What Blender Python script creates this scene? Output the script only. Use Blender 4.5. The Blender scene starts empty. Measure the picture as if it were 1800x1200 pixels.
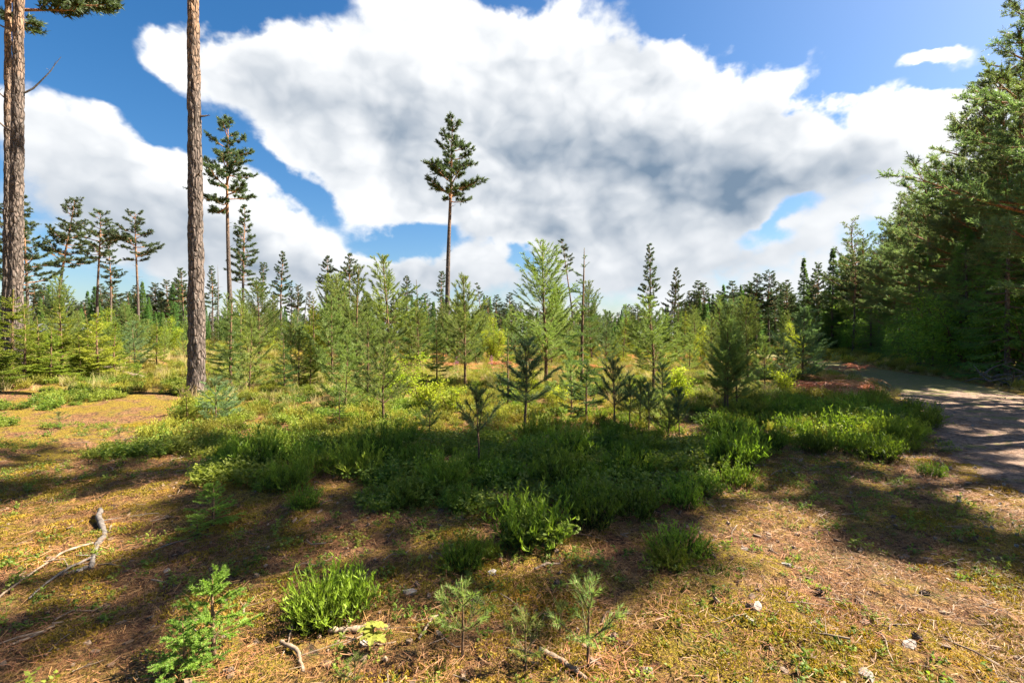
import bpy, math, random
import numpy as np
from mathutils import Vector, Matrix

R = math.radians
rng = np.random.default_rng(11)
random.seed(5)
scene = bpy.context.scene
COL = scene.collection

# ------------------------------------------------------------------ camera, sky, sun, exposure
F, CX, CY = 850.0, 900.0, 590.0          # pixels of the 1800 px wide photograph
EYE = 1.62
cam_d = bpy.data.cameras.new('camera'); cam_d.sensor_width = 36.0
cam_d.lens = 36.0 * F / 1800.0
cam_d.clip_start = 0.05; cam_d.clip_end = 5000
cam = bpy.data.objects.new('camera', cam_d); COL.objects.link(cam)
cam.location = (0, 0, EYE)
cam.rotation_euler = (R(90) - math.atan(10.0 / F), 0, 0)
scene.camera = cam

SUN_AZ, SUN_EL = 80.0, 46.0              # degrees to the right of the view axis, above the horizon
sun_dir = Vector((math.sin(R(SUN_AZ)) * math.cos(R(SUN_EL)), math.cos(R(SUN_AZ)) * math.cos(R(SUN_EL)), math.sin(R(SUN_EL))))
sd = bpy.data.lights.new('sun', 'SUN'); sd.energy = 5.0; sd.angle = R(0.55); sd.color = (1.0, 0.93, 0.80)
so = bpy.data.objects.new('sun', sd); COL.objects.link(so)
so.rotation_euler = sun_dir.to_track_quat('Z', 'Y').to_euler(); so.location = (30, 5, 40)

scene.view_settings.view_transform = 'Standard'; scene.view_settings.look = 'None'
scene.view_settings.gamma = 1.0; scene.view_settings.use_curve_mapping = False
scene.view_settings.exposure = 2.25
cy = scene.cycles
cy.use_denoising = True
try: cy.denoiser = 'OPENIMAGEDENOISE'; cy.denoising_prefilter = 'ACCURATE'
except Exception: pass
cy.max_bounces = 7; cy.diffuse_bounces = 3; cy.glossy_bounces = 2; cy.transmission_bounces = 4; cy.transparent_max_bounces = 4
cy.caustics_reflective = False; cy.caustics_refractive = False
cy.use_adaptive_sampling = True; cy.adaptive_threshold = 0.015
cy.sample_clamp_indirect = 6.0


class NT:
    """small helper for writing node graphs"""
    def __init__(s, tree): s.t = tree; s.n = tree.nodes; s.l = tree.links
    def new(s, kind, **kw):
        n = s.n.new(kind)
        for k, v in kw.items(): setattr(n, k, v)
        return n
    def put(s, sock, v):
        if isinstance(v, bpy.types.NodeSocket): s.l.new(v, sock)
        elif v is not None: sock.default_value = v
    def m(s, op, a, b=None, c=None, clamp=False):
        n = s.new('ShaderNodeMath', operation=op, use_clamp=clamp)
        for i, v in enumerate((a, b, c)):
            if v is not None: s.put(n.inputs[i], v)
        return n.outputs[0]
    def vm(s, op, a, b=None):
        n = s.new('ShaderNodeVectorMath', operation=op)
        s.put(n.inputs[0], a)
        if b is not None: s.put(n.inputs[1], b)
        return n.outputs[0]
    def noise(s, vec, scale, detail=5, rough=0.55, lac=2.0, dist=0.0):
        n = s.new('ShaderNodeTexNoise')
        if vec is not None: s.put(n.inputs['Vector'], vec)
        s.put(n.inputs['Scale'], scale); n.inputs['Detail'].default_value = detail
        n.inputs['Roughness'].default_value = rough; n.inputs['Lacunarity'].default_value = lac; n.inputs['Distortion'].default_value = dist
        return n.outputs['Fac']
    def mix(s, f, a, b, blend='MIX'):
        n = s.new('ShaderNodeMix', data_type='RGBA', blend_type=blend)
        s.put(n.inputs[0], f); s.put(n.inputs[6], a); s.put(n.inputs[7], b)
        return n.outputs[2]
    def step(s, x, lo, hi, smooth=True):
        n = s.new('ShaderNodeMapRange'); n.interpolation_type = 'SMOOTHSTEP' if smooth else 'LINEAR'
        s.put(n.inputs[0], x); s.put(n.inputs[1], lo); s.put(n.inputs[2], hi)
        n.inputs[3].default_value = 0.0; n.inputs[4].default_value = 1.0
        return n.outputs[0]

def rgb(r, g, b): return (r, g, b, 1.0)

def build_world():
    w = bpy.data.worlds.new('World'); scene.world = w; w.use_nodes = True
    w.cycles.sampling_method = 'MANUAL'; w.cycles.sample_map_resolution = 256
    T = NT(w.node_tree); T.n.clear()
    out = T.new('ShaderNodeOutputWorld'); bg = T.new('ShaderNodeBackground')
    T.l.new(bg.outputs[0], out.inputs[0]); bg.inputs[1].default_value = 0.1
    sky = T.new('ShaderNodeTexSky', sky_type='NISHITA'); sky.sun_disc = False
    sky.sun_elevation = R(SUN_EL); sky.sun_rotation = R(SUN_AZ); sky.altitude = 100; sky.air_density = 1.0; sky.dust_density = 1.5; sky.ozone_density = 2.2
    tc = T.new('ShaderNodeTexCoord'); d = tc.outputs['Generated']
    sx = T.new('ShaderNodeSeparateXYZ'); T.put(sx.inputs[0], d)
    X, Y, Z = sx.outputs
    az = T.m('ARCTAN2', X, Y); el = T.m('ARCSINE', Z)
    # deep summer blue: the sky texture, a little more saturated
    hs = T.new('ShaderNodeHueSaturation'); hs.inputs['Saturation'].default_value = 1.38; hs.inputs['Value'].default_value = SKY_V
    T.put(hs.inputs['Color'], sky.outputs[0])
    blue = hs.outputs[0]

    def ang(px, py):
        a = math.atan((px - CX) / F); e = math.atan((CY - py) / F * math.cos(a)); return a, e
    # the cumulus masses: (px, py, half width px, half height px, weight, tilt deg)
    blobs = CLOUDS
    cache = {}
    def azel(a_, e_):
        k_ = (a_, e_)
        if k_ not in cache:
            cb = T.new('ShaderNodeCombineXYZ'); T.put(cb.inputs[0], a_); T.put(cb.inputs[1], e_); cache[k_] = cb.outputs[0]
        return cache[k_]
    def field(azs, els, lst):
        tot = None
        for (px, py, rx, ry, wgt, rot) in lst:
            a0, e0 = ang(px, py)
            k = 1.0 / (1 + ((px - CX) / F) ** 2 + ((py - CY) / F) ** 2) ** 0.75
            sxr, syr = rx / F * k * 1.05, ry / F * k * 1.05
            mp = T.new('ShaderNodeMapping', vector_type='TEXTURE')
            T.put(mp.inputs[0], azel(azs, els)); mp.inputs[1].default_value = (a0, e0, 0)
            mp.inputs[2].default_value = (0, 0, R(rot)); mp.inputs[3].default_value = (sxr, syr, 1)
            dt = T.new('ShaderNodeVectorMath', operation='DOT_PRODUCT'); T.l.new(mp.outputs[0], dt.inputs[0]); T.l.new(mp.outputs[0], dt.inputs[1])
            g = T.m('POWER', 0.4493, dt.outputs['Value'])
            tot = T.m('MULTIPLY_ADD', g, wgt, 0.0 if tot is None else tot)
        return tot
    def puffs(vec, scale):
        n = T.new('ShaderNodeTexVoronoi', feature='F1'); T.put(n.inputs['Vector'], vec); n.inputs['Scale'].default_value = scale
        n.inputs['Detail'].default_value = 2.0; n.inputs['Roughness'].default_value = 0.55; n.inputs['Lacunarity'].default_value = 2.3
        return T.m('SUBTRACT', 0.62, n.outputs['Distance'])
    cv = T.new('ShaderNodeCombineXYZ'); T.put(cv.inputs[0], X); T.put(cv.inputs[1], Y); T.put(cv.inputs[2], T.m('MULTIPLY', Z, 1.3)); vec = cv.outputs[0]
    def nvec(scale, offv, detail, rough):
        return T.noise(T.vm('ADD', vec, offv), scale, detail, rough)
    waz = T.m('ADD', az, T.m('MULTIPLY', T.m('SUBTRACT', nvec(4.0, (3.1, 0, 0), 6, .55), 0.5), 0.30))
    wel = T.m('ADD', el, T.m('MULTIPLY', T.m('SUBTRACT', nvec(4.0, (0, 7.7, 0), 6, .55), 0.5), 0.26))
    wv = T.new('ShaderNodeTexNoise'); T.put(wv.inputs['Vector'], vec); wv.inputs['Scale'].default_value = 9.0; wv.inputs['Detail'].default_value = 4
    pv = T.vm('ADD', vec, T.vm('MULTIPLY', wv.outputs['Color'], (.07, .07, .07)))
    p0 = puffs(pv, 7.0); p1 = puffs(T.vm('ADD', pv, (0.035, 0.0, 0.045)), 7.0)
    n1 = T.noise(vec, 3.2, 8, 0.58)
    f = field(waz, wel, blobs)
    dens = T.m('ADD', f, T.m('MULTIPLY', T.m('SUBTRACT', n1, 0.5), 1.35))
    dens = T.m('ADD', dens, T.m('MULTIPLY', p0, 0.70))
    wisp = T.noise(pv, 19.0, 7, 0.66)
    dens = T.m('ADD', dens, T.m('MULTIPLY', T.m('SUBTRACT', wisp, 0.5), 0.42))
    cover = T.m('POWER', T.step(dens, -0.10, 0.52), 1.25)
    # light side of each billow: compare it with itself one step towards the sun
    relief = T.m('MULTIPLY', T.m('SUBTRACT', p0, p1), 0.65)
    big = T.noise(vec, 1.9, 4, 0.5)
    shade = field(az, el, SHADES)
    body = T.step(f, 0.1, 1.7)
    sh = T.m('ADD', T.m('MULTIPLY', shade, 0.72), T.m('SUBTRACT', T.m('MULTIPLY', body, 0.36), T.m('MULTIPLY', relief, body)))
    sh = T.m('ADD', sh, T.m('MULTIPLY', T.m('SUBTRACT', p0, 0.3), -0.14))
    sh = T.m('ADD', sh, T.m('MULTIPLY', T.m('SUBTRACT', n1, 0.5), -0.20))
    sh = T.step(sh, -0.12, 1.6, False)
    ccol = T.mix(sh, rgb(*CLOUD_LIT), rgb(*CLOUD_DARK))
    T.put(bg.inputs[0], T.mix(cover, blue, ccol))

SKY_V = 0.37
K = 2.75
CLOUD_LIT = (1.0 * K, 0.995 * K, 0.985 * K)
CLOUD_DARK = (0.165 * K, 0.235 * K, 0.325 * K)
CLOUDS = [(-100, -100, 420, 420, -.9, 0), (320, 108, 125, 50, .75, 0), (440, 150, 150, 60, .45, -20), (700, 90, 230, 105, .95, 0), (600, 210, 280, 105, .75, -18),
          (900, 150, 330, 160, .8, 0), (1080, 120, 150, 110, .55, 0), (1230, 195, 190, 85, .85, -14), (1580, 245, 190, 55, .85, 6),
          (1150, 300, 380, 150, .9, 0), (820, 330, 260, 90, .55, -10), (1500, 330, 200, 60, .5, 0), (1000, 440, 700, 90, .45, 0),
          (60, 260, 170, 70, .75, -22), (260, 340, 230, 60, .65, -22), (480, 400, 190, 55, .75, -22), (150, 400, 300, 90, .55, 0),
          (620, 470, 200, 40, .6, 0), (1575, 112, 62, 20, 1.45, 10), (1630, 104, 50, 18, 1.2, -15), (1375, 128, 22, 16, .25, 0), (1605, 55, 18, 12, .6, 0),
          (430, -10, 170, 60, -1.3, -4), (250, 10, 160, 50, -.9, 0), (130, 110, 200, 90, -.75, -15), (300, 240, 160, 34, -.75, -32), (490, 315, 110, 26, -.95, -14),
          (700, 408, 100, 30, -1.25, 0), (905, 455, 34, 22, -1.15, -25), (1400, 60, 230, 78, -1.5, -14), (1640, 20, 170, 70, -1.15, 0),
          (1415, 375, 75, 26, -1.1, 8), (1480, 148, 100, 28, -1.3, -8), (1640, 165, 90, 20, -1.0, 0), (1220, 10, 110, 40, -.85, -20), (880, -25, 70, 40, -.9, 0), (1000, -70, 900, 50, -.45, 0),
          (900, 590, 1500, 55, .55, 0)]
SHADES = [(1220, 300, 240, 95, 1.15, -3), (1430, 310, 150, 40, .6, 0), (930, 240, 230, 90, .40, 0), (1080, 170, 60, 120, .25, 0), (150, 370, 240, 70, .95, -14), (430, 480, 260, 60, .60, 0),
          (1000, 395, 200, 40, .4, 0), (1180, 490, 420, 60, .65, 0), (800, 500, 150, 40, .4, 0), (560, 190, 160, 60, .42, -10), (720, 250, 190, 55, .38, -15),
          (760, 40, 300, 60, -.3, 0), (1300, 170, 260, 70, -.7, -8), (480, 390, 160, 40, -.4, -20), (1580, 240, 160, 50, -.7, 0), (320, 100, 100, 40, -.2, 0)]
build_world()

# ------------------------------------------------------------------ terrain function
def _hash(ix, iy, s):
    v = np.sin(ix * 127.1 + iy * 311.7 + s * 74.7) * 43758.5453
    return v - np.floor(v)
def vnoise(x, y, s=0.0):
    ix, iy = np.floor(x), np.floor(y); fx, fy = x - ix, y - iy
    fx = fx * fx * (3 - 2 * fx); fy = fy * fy * (3 - 2 * fy)
    a, b, c, d = _hash(ix, iy, s), _hash(ix + 1, iy, s), _hash(ix, iy + 1, s), _hash(ix + 1, iy + 1, s)
    return (a + (b - a) * fx) * (1 - fy) + (c + (d - c) * fx) * fy
def fbm(x, y, s=0.0, o=3):
    t, a, n = 0, 1.0, 0
    for i in range(o): t = t + a * (vnoise(x, y, s + i * 3.3) - .5); n += a; x, y, a = x * 2.03, y * 2.03, a * .5
    return t / n
def sst(x, a, b):
    t = np.clip((x - a) / (b - a), 0, 1); return t * t * (3 - 2 * t)

PATH = np.array([(5.6, -14), (5.4, -4), (5.6, 1), (6.1, 4), (7.7, 6.8), (10.3, 9.8), (12.8, 13.6), (15.0, 18), (16.6, 23), (18.2, 30), (21, 41), (27, 62), (38, 90)], float)
def path_dist(x, y):
    d = np.full(np.shape(x), 1e9)
    for (a, b) in zip(PATH[:-1], PATH[1:]):
        ab = b - a; t = np.clip(((x - a[0]) * ab[0] + (y - a[1]) * ab[1]) / (ab @ ab), 0, 1)
        d = np.minimum(d, np.hypot(x - a[0] - ab[0] * t, y - a[1] - ab[1] * t))
    return d
def hgt(x, y):
    x = np.asarray(x, float); y = np.asarray(y, float)
    near = 1 - sst(np.hypot(x, y), 30, 60)
    h = .34 * fbm(x / 5.5, y / 5.5, 1) + .13 * fbm(x / 1.3, y / 1.3, 2) * near
    h = h * sst(np.hypot(x, y), .5, 3.5)
    h = h + .62 * sst(-x, 7.5, 14) * sst(y, 8, 15)
    h = h + .12 * np.exp(-((x - 7.9) / 2.2) ** 2 - ((y - 11) / 2.6) ** 2)
    h = h + .12 * np.exp(-((x + 8.2) / 2.) ** 2 - ((y - 12.3) / 2.) ** 2)
    pd = path_dist(x, y)
    h = h * (.35 + .65 * sst(pd, 1.2, 3.0)) - .05 * (1 - sst(pd, 1.0, 2.2))
    return h
def hz(x, y): return float(hgt(np.array([x]), np.array([y]))[0])
EYE_Z = EYE + hz(0, 0); cam.location.z = EYE_Z

def at(px, py):
    """ground point under a photograph pixel"""
    u, v = (px - CX) / F, (CY - py) / F
    y = EYE / max(-v, 1e-3)
    for _ in range(30):
        y = .5 * y + .5 * min(400., (EYE_Z - hz(u * y, y)) / max(-v, 1e-3))
    return u * y, y
def place(px, d):
    x = (px - CX) / F * d; return x, d, hz(x, d)
def height_for(py_top, d, z0): return (CY - py_top) / F * d + EYE_Z - z0

# ------------------------------------------------------------------ mesh collecting
class Geo:
    def __init__(s): s.V = []; s.F3 = []; s.F4 = []; s.m3 = []; s.m4 = []; s.var = []; s.n = 0
    def add(s, V, f3=None, f4=None, mat=0, var=None):
        V = np.asarray(V, np.float32).reshape(-1, 3)
        if f3 is not None: s.F3.append(np.asarray(f3, np.int64) + s.n); s.m3.append(np.full(len(f3), mat))
        if f4 is not None: s.F4.append(np.asarray(f4, np.int64) + s.n); s.m4.append(np.full(len(f4), mat))
        s.V.append(V); s.var.append(np.zeros(len(V), np.float32) if var is None else np.broadcast_to(np.asarray(var, np.float32), (len(V),)))
        s.n += len(V)
    def mesh(s, name, mats, smooth_mats=(0,)):
        V = np.concatenate(s.V); me = bpy.data.meshes.new(name)
        f3 = np.concatenate(s.F3) if s.F3 else np.zeros((0, 3), int); f4 = np.concatenate(s.F4) if s.F4 else np.zeros((0, 4), int)
        me.vertices.add(len(V)); me.vertices.foreach_set('co', V.ravel())
        nl = 3 * len(f3) + 4 * len(f4); me.loops.add(nl)
        me.loops.foreach_set('vertex_index', np.concatenate([f3.ravel(), f4.ravel()]).astype(np.int32))
        me.polygons.add(len(f3) + len(f4))
        me.polygons.foreach_set('loop_start', np.concatenate([np.arange(len(f3)) * 3, 3 * len(f3) + np.arange(len(f4)) * 4]).astype(np.int32))
        mi = np.concatenate([np.concatenate(s.m3) if s.m3 else [], np.concatenate(s.m4) if s.m4 else []]).astype(np.int32)
        me.polygons.foreach_set('material_index', mi)
        me.polygons.foreach_set('use_smooth', np.isin(mi, smooth_mats))
        a = me.attributes.new('var', 'FLOAT', 'POINT'); a.data.foreach_set('value', np.concatenate(s.var).astype(np.float32))
        for m in mats: me.materials.append(m)
        me.update(calc_edges=True)
        return me

def unit(v):
    v = np.asarray(v, float); return v / np.maximum(np.linalg.norm(v, axis=-1, keepdims=True), 1e-9)

def tube(g, P, rad, sides=6, mat=0, var=None, cap=False):
    P = np.asarray(P, float); n = len(P); rad = np.broadcast_to(np.asarray(rad, float), (n,))
    T = unit(np.gradient(P, axis=0)); ref = np.array([0., 0, 1]) if abs(T[0][2]) < .9 else np.array([1., 0, 0])
    A = unit(np.cross(T, ref)); B = np.cross(T, A)
    th = np.linspace(0, 2 * np.pi, sides, endpoint=False)
    V = P[:, None] + rad[:, None, None] * (A[:, None] * np.cos(th)[None, :, None] + B[:, None] * np.sin(th)[None, :, None])
    i = np.arange(n - 1)[:, None] * sides; j = np.arange(sides)[None]; k = (j + 1) % sides
    f = np.stack([i + j, i + k, i + sides + k, i + sides + j], -1).reshape(-1, 4)
    vv = None if var is None else np.repeat(np.broadcast_to(np.asarray(var, float), (n,)), sides)
    f3 = None
    if cap:
        f3 = [[0, q + 1, q] for q in range(1, sides - 1)] + [[(n - 1) * sides, (n - 1) * sides + q, (n - 1) * sides + q + 1] for q in range(1, sides - 1)]
    g.add(V.reshape(-1, 3), f3=f3, f4=f, mat=mat, var=vv)

def sticks(g, P0, P1, w0, w1=.0, mat=0, var=0.):
    """batch of thin three-sided twigs"""
    P0 = np.asarray(P0, float).reshape(-1, 3); P1 = np.asarray(P1, float).reshape(-1, 3); M = len(P0)
    if M == 0: return
    T = unit(P1 - P0); A = unit(np.cross(T, np.array([.31, .17, .93]))); B = np.cross(T, A)
    w0 = np.broadcast_to(np.asarray(w0, float), (M,))[:, None]; w1 = np.maximum(np.broadcast_to(np.asarray(w1, float), (M,)), 1e-4)[:, None]
    ring = []
    for P, w in ((P0, w0), (P1, w1)):
        for k in range(3):
            c, s_ = math.cos(k * 2.094), math.sin(k * 2.094); ring.append(P + w * (A * c + B * s_))
    V = np.stack(ring, 1)
    f = np.array([[0, 1, 4, 3], [1, 2, 5, 4], [2, 0, 3, 5]])
    Fq = (np.arange(M)[:, None, None] * 6 + f[None]).reshape(-1, 4)
    g.add(V.reshape(-1, 3), f4=Fq, mat=mat, var=var)

def brush(g, P0, P1, n, L, W, ang=50, mat=1, spread=14, v0=0., v1=1., r=rng):
    """needles round each shoot P0 to P1, one thin blade per needle"""
    P0 = np.asarray(P0, float).reshape(-1, 3); P1 = np.asarray(P1, float).reshape(-1, 3); M = len(P0)
    if M == 0: return
    T = unit(P1 - P0); A = unit(np.cross(T, np.array([.27, .51, .81]))); B = np.cross(T, A)
    t = (np.arange(n)[None] + r.random((M, n))) / n
    ph = r.random((M, n)) * 2 * np.pi
    a = np.radians(ang + r.normal(0, spread, (M, n)) - 22 * np.clip(t - .55, 0, 1) / .45)
    D = T[:, None] * np.cos(a)[..., None] + (A[:, None] * np.cos(ph)[..., None] + B[:, None] * np.sin(ph)[..., None]) * np.sin(a)[..., None]
    O = P0[:, None] + (P1 - P0)[:, None] * t[..., None]
    ll = L * (.75 + .5 * r.random((M, n)))[..., None]
    S = unit(np.cross(D, r.normal(size=(M, n, 3)))) * (W * .5)
    V = np.stack([O - S, O + S, O + D * ll], 2)
    base = np.clip(r.normal(.5, .2, (M, 1)), 0, 1) * np.ones((M, n))
    var = np.repeat((v0 + (v1 - v0) * np.clip(base + r.normal(0, .12, (M, n)), 0, 1))[..., None], 3, 2)
    k = M * n
    g.add(V.reshape(-1, 3), f3=np.arange(k * 3).reshape(k, 3), mat=mat, var=var.ravel())

def leaves(g, P, D, L, W, mat=1, v0=0., v1=1., r=rng, up=.6):
    """folded four-cornered leaves at P pointing along D"""
    P = np.asarray(P, float).reshape(-1, 3); M = len(P); D = unit(np.broadcast_to(D, (M, 3)))
    N = unit(r.normal(size=(M, 3)) * .7 + np.array([0, 0, up])); S = unit(np.cross(D, N)); N = np.cross(S, D)
    l = (L * (.65 + .7 * r.random(M)))[:, None]; w = (W * (.7 + .6 * r.random(M)))[:, None] * .5
    V = np.stack([P, P + D * l * .45 + S * w - N * w * .35, P + D * l, P + D * l * .45 - S * w - N * w * .35], 1)
    f = np.array([[0, 1, 2], [0, 2, 3]]); Fx = (np.arange(M)[:, None, None] * 4 + f[None]).reshape(-1, 3)
    g.add(V.reshape(-1, 3), f3=Fx, mat=mat, var=np.repeat(np.clip(v0 + (v1 - v0) * r.random(M), 0, 1), 4))

# ------------------------------------------------------------------ materials
def principled(name):
    m = bpy.data.materials.new(name); m.use_nodes = True; T = NT(m.node_tree)
    b = T.n['Principled BSDF']; b.inputs['Roughness'].default_value = .7
    b.inputs['Specular IOR Level'].default_value = .25
    return m, T, b
def attr(T, n='var'):
    a = T.new('ShaderNodeAttribute', attribute_name=n); return a.outputs['Fac']
def m_leaf(name, c0, c1, trans=.35, tint=None, rough=.55, randv=.22):
    """needles and leaves: two tones by needle, some light coming through, each plant a little different"""
    m, T, b = principled(name)
    c = T.mix(attr(T), rgb(*c0), rgb(*c1))
    oi = T.new('ShaderNodeObjectInfo')
    if tint is not None: c = T.mix(T.m('MULTIPLY', oi.outputs['Random'], .6), c, rgb(*tint))
    hs = T.new('ShaderNodeHueSaturation'); T.put(hs.inputs['Color'], c)
    T.put(hs.inputs['Value'], T.m('MULTIPLY_ADD', T.m('FRACT', T.m('MULTIPLY', oi.outputs['Random'], 7.31)), 2 * randv, 1 - randv))
    T.put(hs.inputs['Hue'], T.m('MULTIPLY_ADD', T.m('FRACT', T.m('MULTIPLY', oi.outputs['Random'], 3.17)), .03, .485))
    T.put(b.inputs['Base Color'], hs.outputs[0]); b.inputs['Roughness'].default_value = rough
    tr = T.new('ShaderNodeBsdfTranslucent'); mx = T.new('ShaderNodeMixShader'); mx.inputs[0].default_value = trans
    g2 = T.mix(1.0, hs.outputs[0], rgb(1.25, 1.35, .75), 'MULTIPLY'); T.put(tr.inputs[0], g2)
    T.l.new(b.outputs[0], mx.inputs[1]); T.l.new(tr.outputs[0], mx.inputs[2])
    T.l.new(mx.outputs[0], T.n['Material Output'].inputs[0])
    return m
def m_bark(name, low, high, scale=6., zsplit=(.3, .62), bump=.6, lichen=.25):
    m, T, b = principled(name)
    tc = T.new('ShaderNodeTexCoord'); mp = T.new('ShaderNodeMapping'); mp.inputs['Scale'].default_value = (1, 1, .33)
    T.l.new(tc.outputs['Object'], mp.inputs[0]); v = mp.outputs[0]
    n = T.noise(v, scale, 6, .6); vo = T.new('ShaderNodeTexVoronoi', feature='DISTANCE_TO_EDGE'); vo.inputs['Scale'].default_value = scale * 2.2
    nz = T.new('ShaderNodeTexNoise'); T.put(nz.inputs['Vector'], v); nz.inputs['Scale'].default_value = scale * 1.5
    T.put(vo.inputs['Vector'], T.vm('ADD', v, T.vm('MULTIPLY', nz.outputs['Color'], (.5 / scale,) * 3)))
    crack = T.step(T.m('ADD', vo.outputs[0], T.m('MULTIPLY', T.m('SUBTRACT', n, .5), .22)), .0, .20)
    up = T.step(T.m('ADD', attr(T), T.m('MULTIPLY', T.m('SUBTRACT', n, .5), .25)), zsplit[0], zsplit[1])
    c = T.mix(up, rgb(*low), rgb(*high))
    c = T.mix(T.m('MULTIPLY', T.step(n, .35, .75), .55), c, T.mix(1.0, c, rgb(1.75, 1.7, 1.65), 'MULTIPLY'))
    c = T.mix(T.m('MULTIPLY', T.m('SUBTRACT', 1.0, crack), .75), c, rgb(.035, .026, .02))
    c = T.mix(T.m('MULTIPLY', T.step(T.noise(v, scale * 3.1, 4, .6), .58, .72), lichen), c, rgb(.34, .34, .30))
    T.put(b.inputs['Base Color'], c); b.inputs['Roughness'].default_value = .9
    bp = T.new('ShaderNodeBump'); bp.inputs['Strength'].default_value = bump; bp.inputs['Distance'].default_value = .03
    T.put(bp.inputs['Height'], T.m('ADD', crack, n)); T.l.new(bp.outputs[0], b.inputs['Normal'])
    return m
def m_plain(name, c0, c1, scale=30., rough=.85):
    m, T, b = principled(name); tc = T.new('ShaderNodeTexCoord')
    n = T.noise(tc.outputs['Object'], scale, 5, .6)
    T.put(b.inputs['Base Color'], T.mix(T.step(n, .3, .7), rgb(*c0), rgb(*c1))); b.inputs['Roughness'].default_value = rough
    bp = T.new('ShaderNodeBump'); bp.inputs['Strength'].default_value = .4; bp.inputs['Distance'].default_value = .01
    T.put(bp.inputs['Height'], n); T.l.new(bp.outputs[0], b.inputs['Normal'])
    return m
def m_stalk(name, c0, c1):
    m, T, b = principled(name); oi = T.new('ShaderNodeObjectInfo')
    c = T.mix(attr(T), rgb(*c0), rgb(*c1)); T.put(b.inputs['Base Color'], T.mix(T.m('MULTIPLY', oi.outputs['Random'], .35), c, rgb(c1[0] * .6, c1[1] * .55, c1[2] * .5)))
    return m

MB = dict(
    pine_bark=m_bark('pine_bark', (.120, .088, .070), (.33, .165, .075), 6., (.42, .75)),
    near_bark=m_bark('old_pine_bark', (.125, .094, .076), (.27, .155, .085), 6.5, (.40, .66), .9, .30),
    spruce_bark=m_bark('spruce_bark', (.11, .085, .07), (.15, .11, .085), 8.),
    young_bark=m_bark('sapling_bark', (.15, .085, .045), (.22, .13, .06), 30., (.2, .9), .3, .1),
    twig=m_plain('twig', (.09, .06, .04), (.16, .11, .075)),
    branch=m_bark('pine_branch', (.22, .10, .05), (.40, .19, .08), 10., (.0, .7), .4, .1),
    pine=m_leaf('pine_needles', (.040, .066, .036), (.125, .155, .060), .30, (.08, .11, .06)),
    pine_near=m_leaf('pine_needles_edge', (.058, .102, .050), (.235, .275, .100), .44, (.14, .19, .09)),
    spruce=m_leaf('spruce_needles', (.062, .128, .040), (.18, .28, .060), .46, (.11, .20, .05)),
    ypine=m_leaf('young_pine_needles', (.060, .104, .030), (.305, .360, .085), .40, (.23, .29, .09), randv=.32),
    ypine_blue=m_leaf('blue_pine_needles', (.075, .130, .060), (.22, .29, .115), .36, (.17, .25, .12)),
    ypine_shaded=m_leaf('shaded_pine_needles', (.070, .125, .060), (.18, .25, .090), .38, (.11, .16, .09)),  # darker copy of the young pine needles, shade put into the colour
    yspruce=m_leaf('young_spruce_needles', (.065, .110, .015), (.31, .35, .036), .42, (.28, .30, .04), randv=.28),
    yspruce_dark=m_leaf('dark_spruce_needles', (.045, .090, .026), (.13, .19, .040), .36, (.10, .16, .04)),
    fresh=m_leaf('fresh_spruce_needles', (.095, .165, .028), (.28, .38, .055), .42, (.20, .32, .05)),
    leaf=m_leaf('broad_leaves', (.17, .26, .022), (.40, .42, .030), .5, (.46, .42, .03)),
    bush=m_leaf('bush_leaves', (.085, .18, .030), (.21, .33, .046), .55, (.17, .26, .05)),
    heather=m_leaf('heather_shoots', (.012, .030, .007), (.22, .315, .026), .38, (.24, .27, .03), randv=.35),  # near-black foot tone paints in the shade of the gaps, tips lighter
    heather_sunlit=m_leaf('sunlit_heather', (.050, .066, .012), (.30, .315, .034), .36, (.38, .29, .05), randv=.35),  # yellower copy of the heather, full sun put into the colour
    bilberry=m_leaf('bilberry_leaves', (.060, .125, .020), (.21, .27, .034), .46, (.27, .26, .04)),
    straw=m_leaf('dry_grass', (.33, .24, .11), (.52, .42, .20), .3, (.44, .36, .14)),
    ggrass=m_leaf('green_grass', (.12, .17, .025), (.27, .29, .05), .38, (.33, .29, .08)),
    fern=m_leaf('bracken', (.08, .15, .02), (.20, .28, .04), .45),
    deadfern=m_leaf('dead_bracken', (.34, .105, .040), (.58, .23, .09), .3, (.48, .24, .12)),
    pink=m_leaf('fireweed_flowers', (.35, .08, .28), (.55, .20, .45), .4),
    litter=m_leaf('fallen_needles', (.085, .036, .015), (.34, .175, .068), .1, (.24, .105, .036), randv=.45),
    chip=m_stalk('bark_flakes', (.07, .045, .030), (.27, .185, .120)),
    moss=m_leaf('moss_tips', (.12, .090, .010), (.32, .235, .018), .3, (.36, .21, .022)),
    grey=m_plain('weathered_wood', (.070, .057, .047), (.17, .142, .118), 26.),
    flake=m_plain('grey_bark_flake', (.14, .115, .095), (.32, .28, .24), 40.),
    stick=m_plain('dry_stick', (.13, .09, .06), (.30, .22, .15), 22.),
)

# ------------------------------------------------------------------ scene object helpers
def obj(name, me, parent=None):
    o = bpy.data.objects.new(name, me); COL.objects.link(o)
    if parent is not None: o.parent = parent
    return o
def tag(o, label=None, cat=None, group=None, kind=None):
    if label: o['label'] = label
    if cat: o['category'] = cat
    if group: o['group'] = group
    if kind: o['kind'] = kind
    return o
def thing(name, parts, loc, rz=0., s=1., label=None, cat=None, group=None, tilt=(0., 0.)):
    """an Empty at the foot of a plant with its parts under it; alike plants share mesh data"""
    e = bpy.data.objects.new(name, None); COL.objects.link(e); e.empty_display_size = .2
    e.location = loc; e.rotation_euler = (tilt[0], tilt[1], rz); e.scale = (s, s, s) if np.isscalar(s) else s
    for pn, me in parts: obj(pn, me, e)
    return tag(e, label, cat, group)

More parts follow.
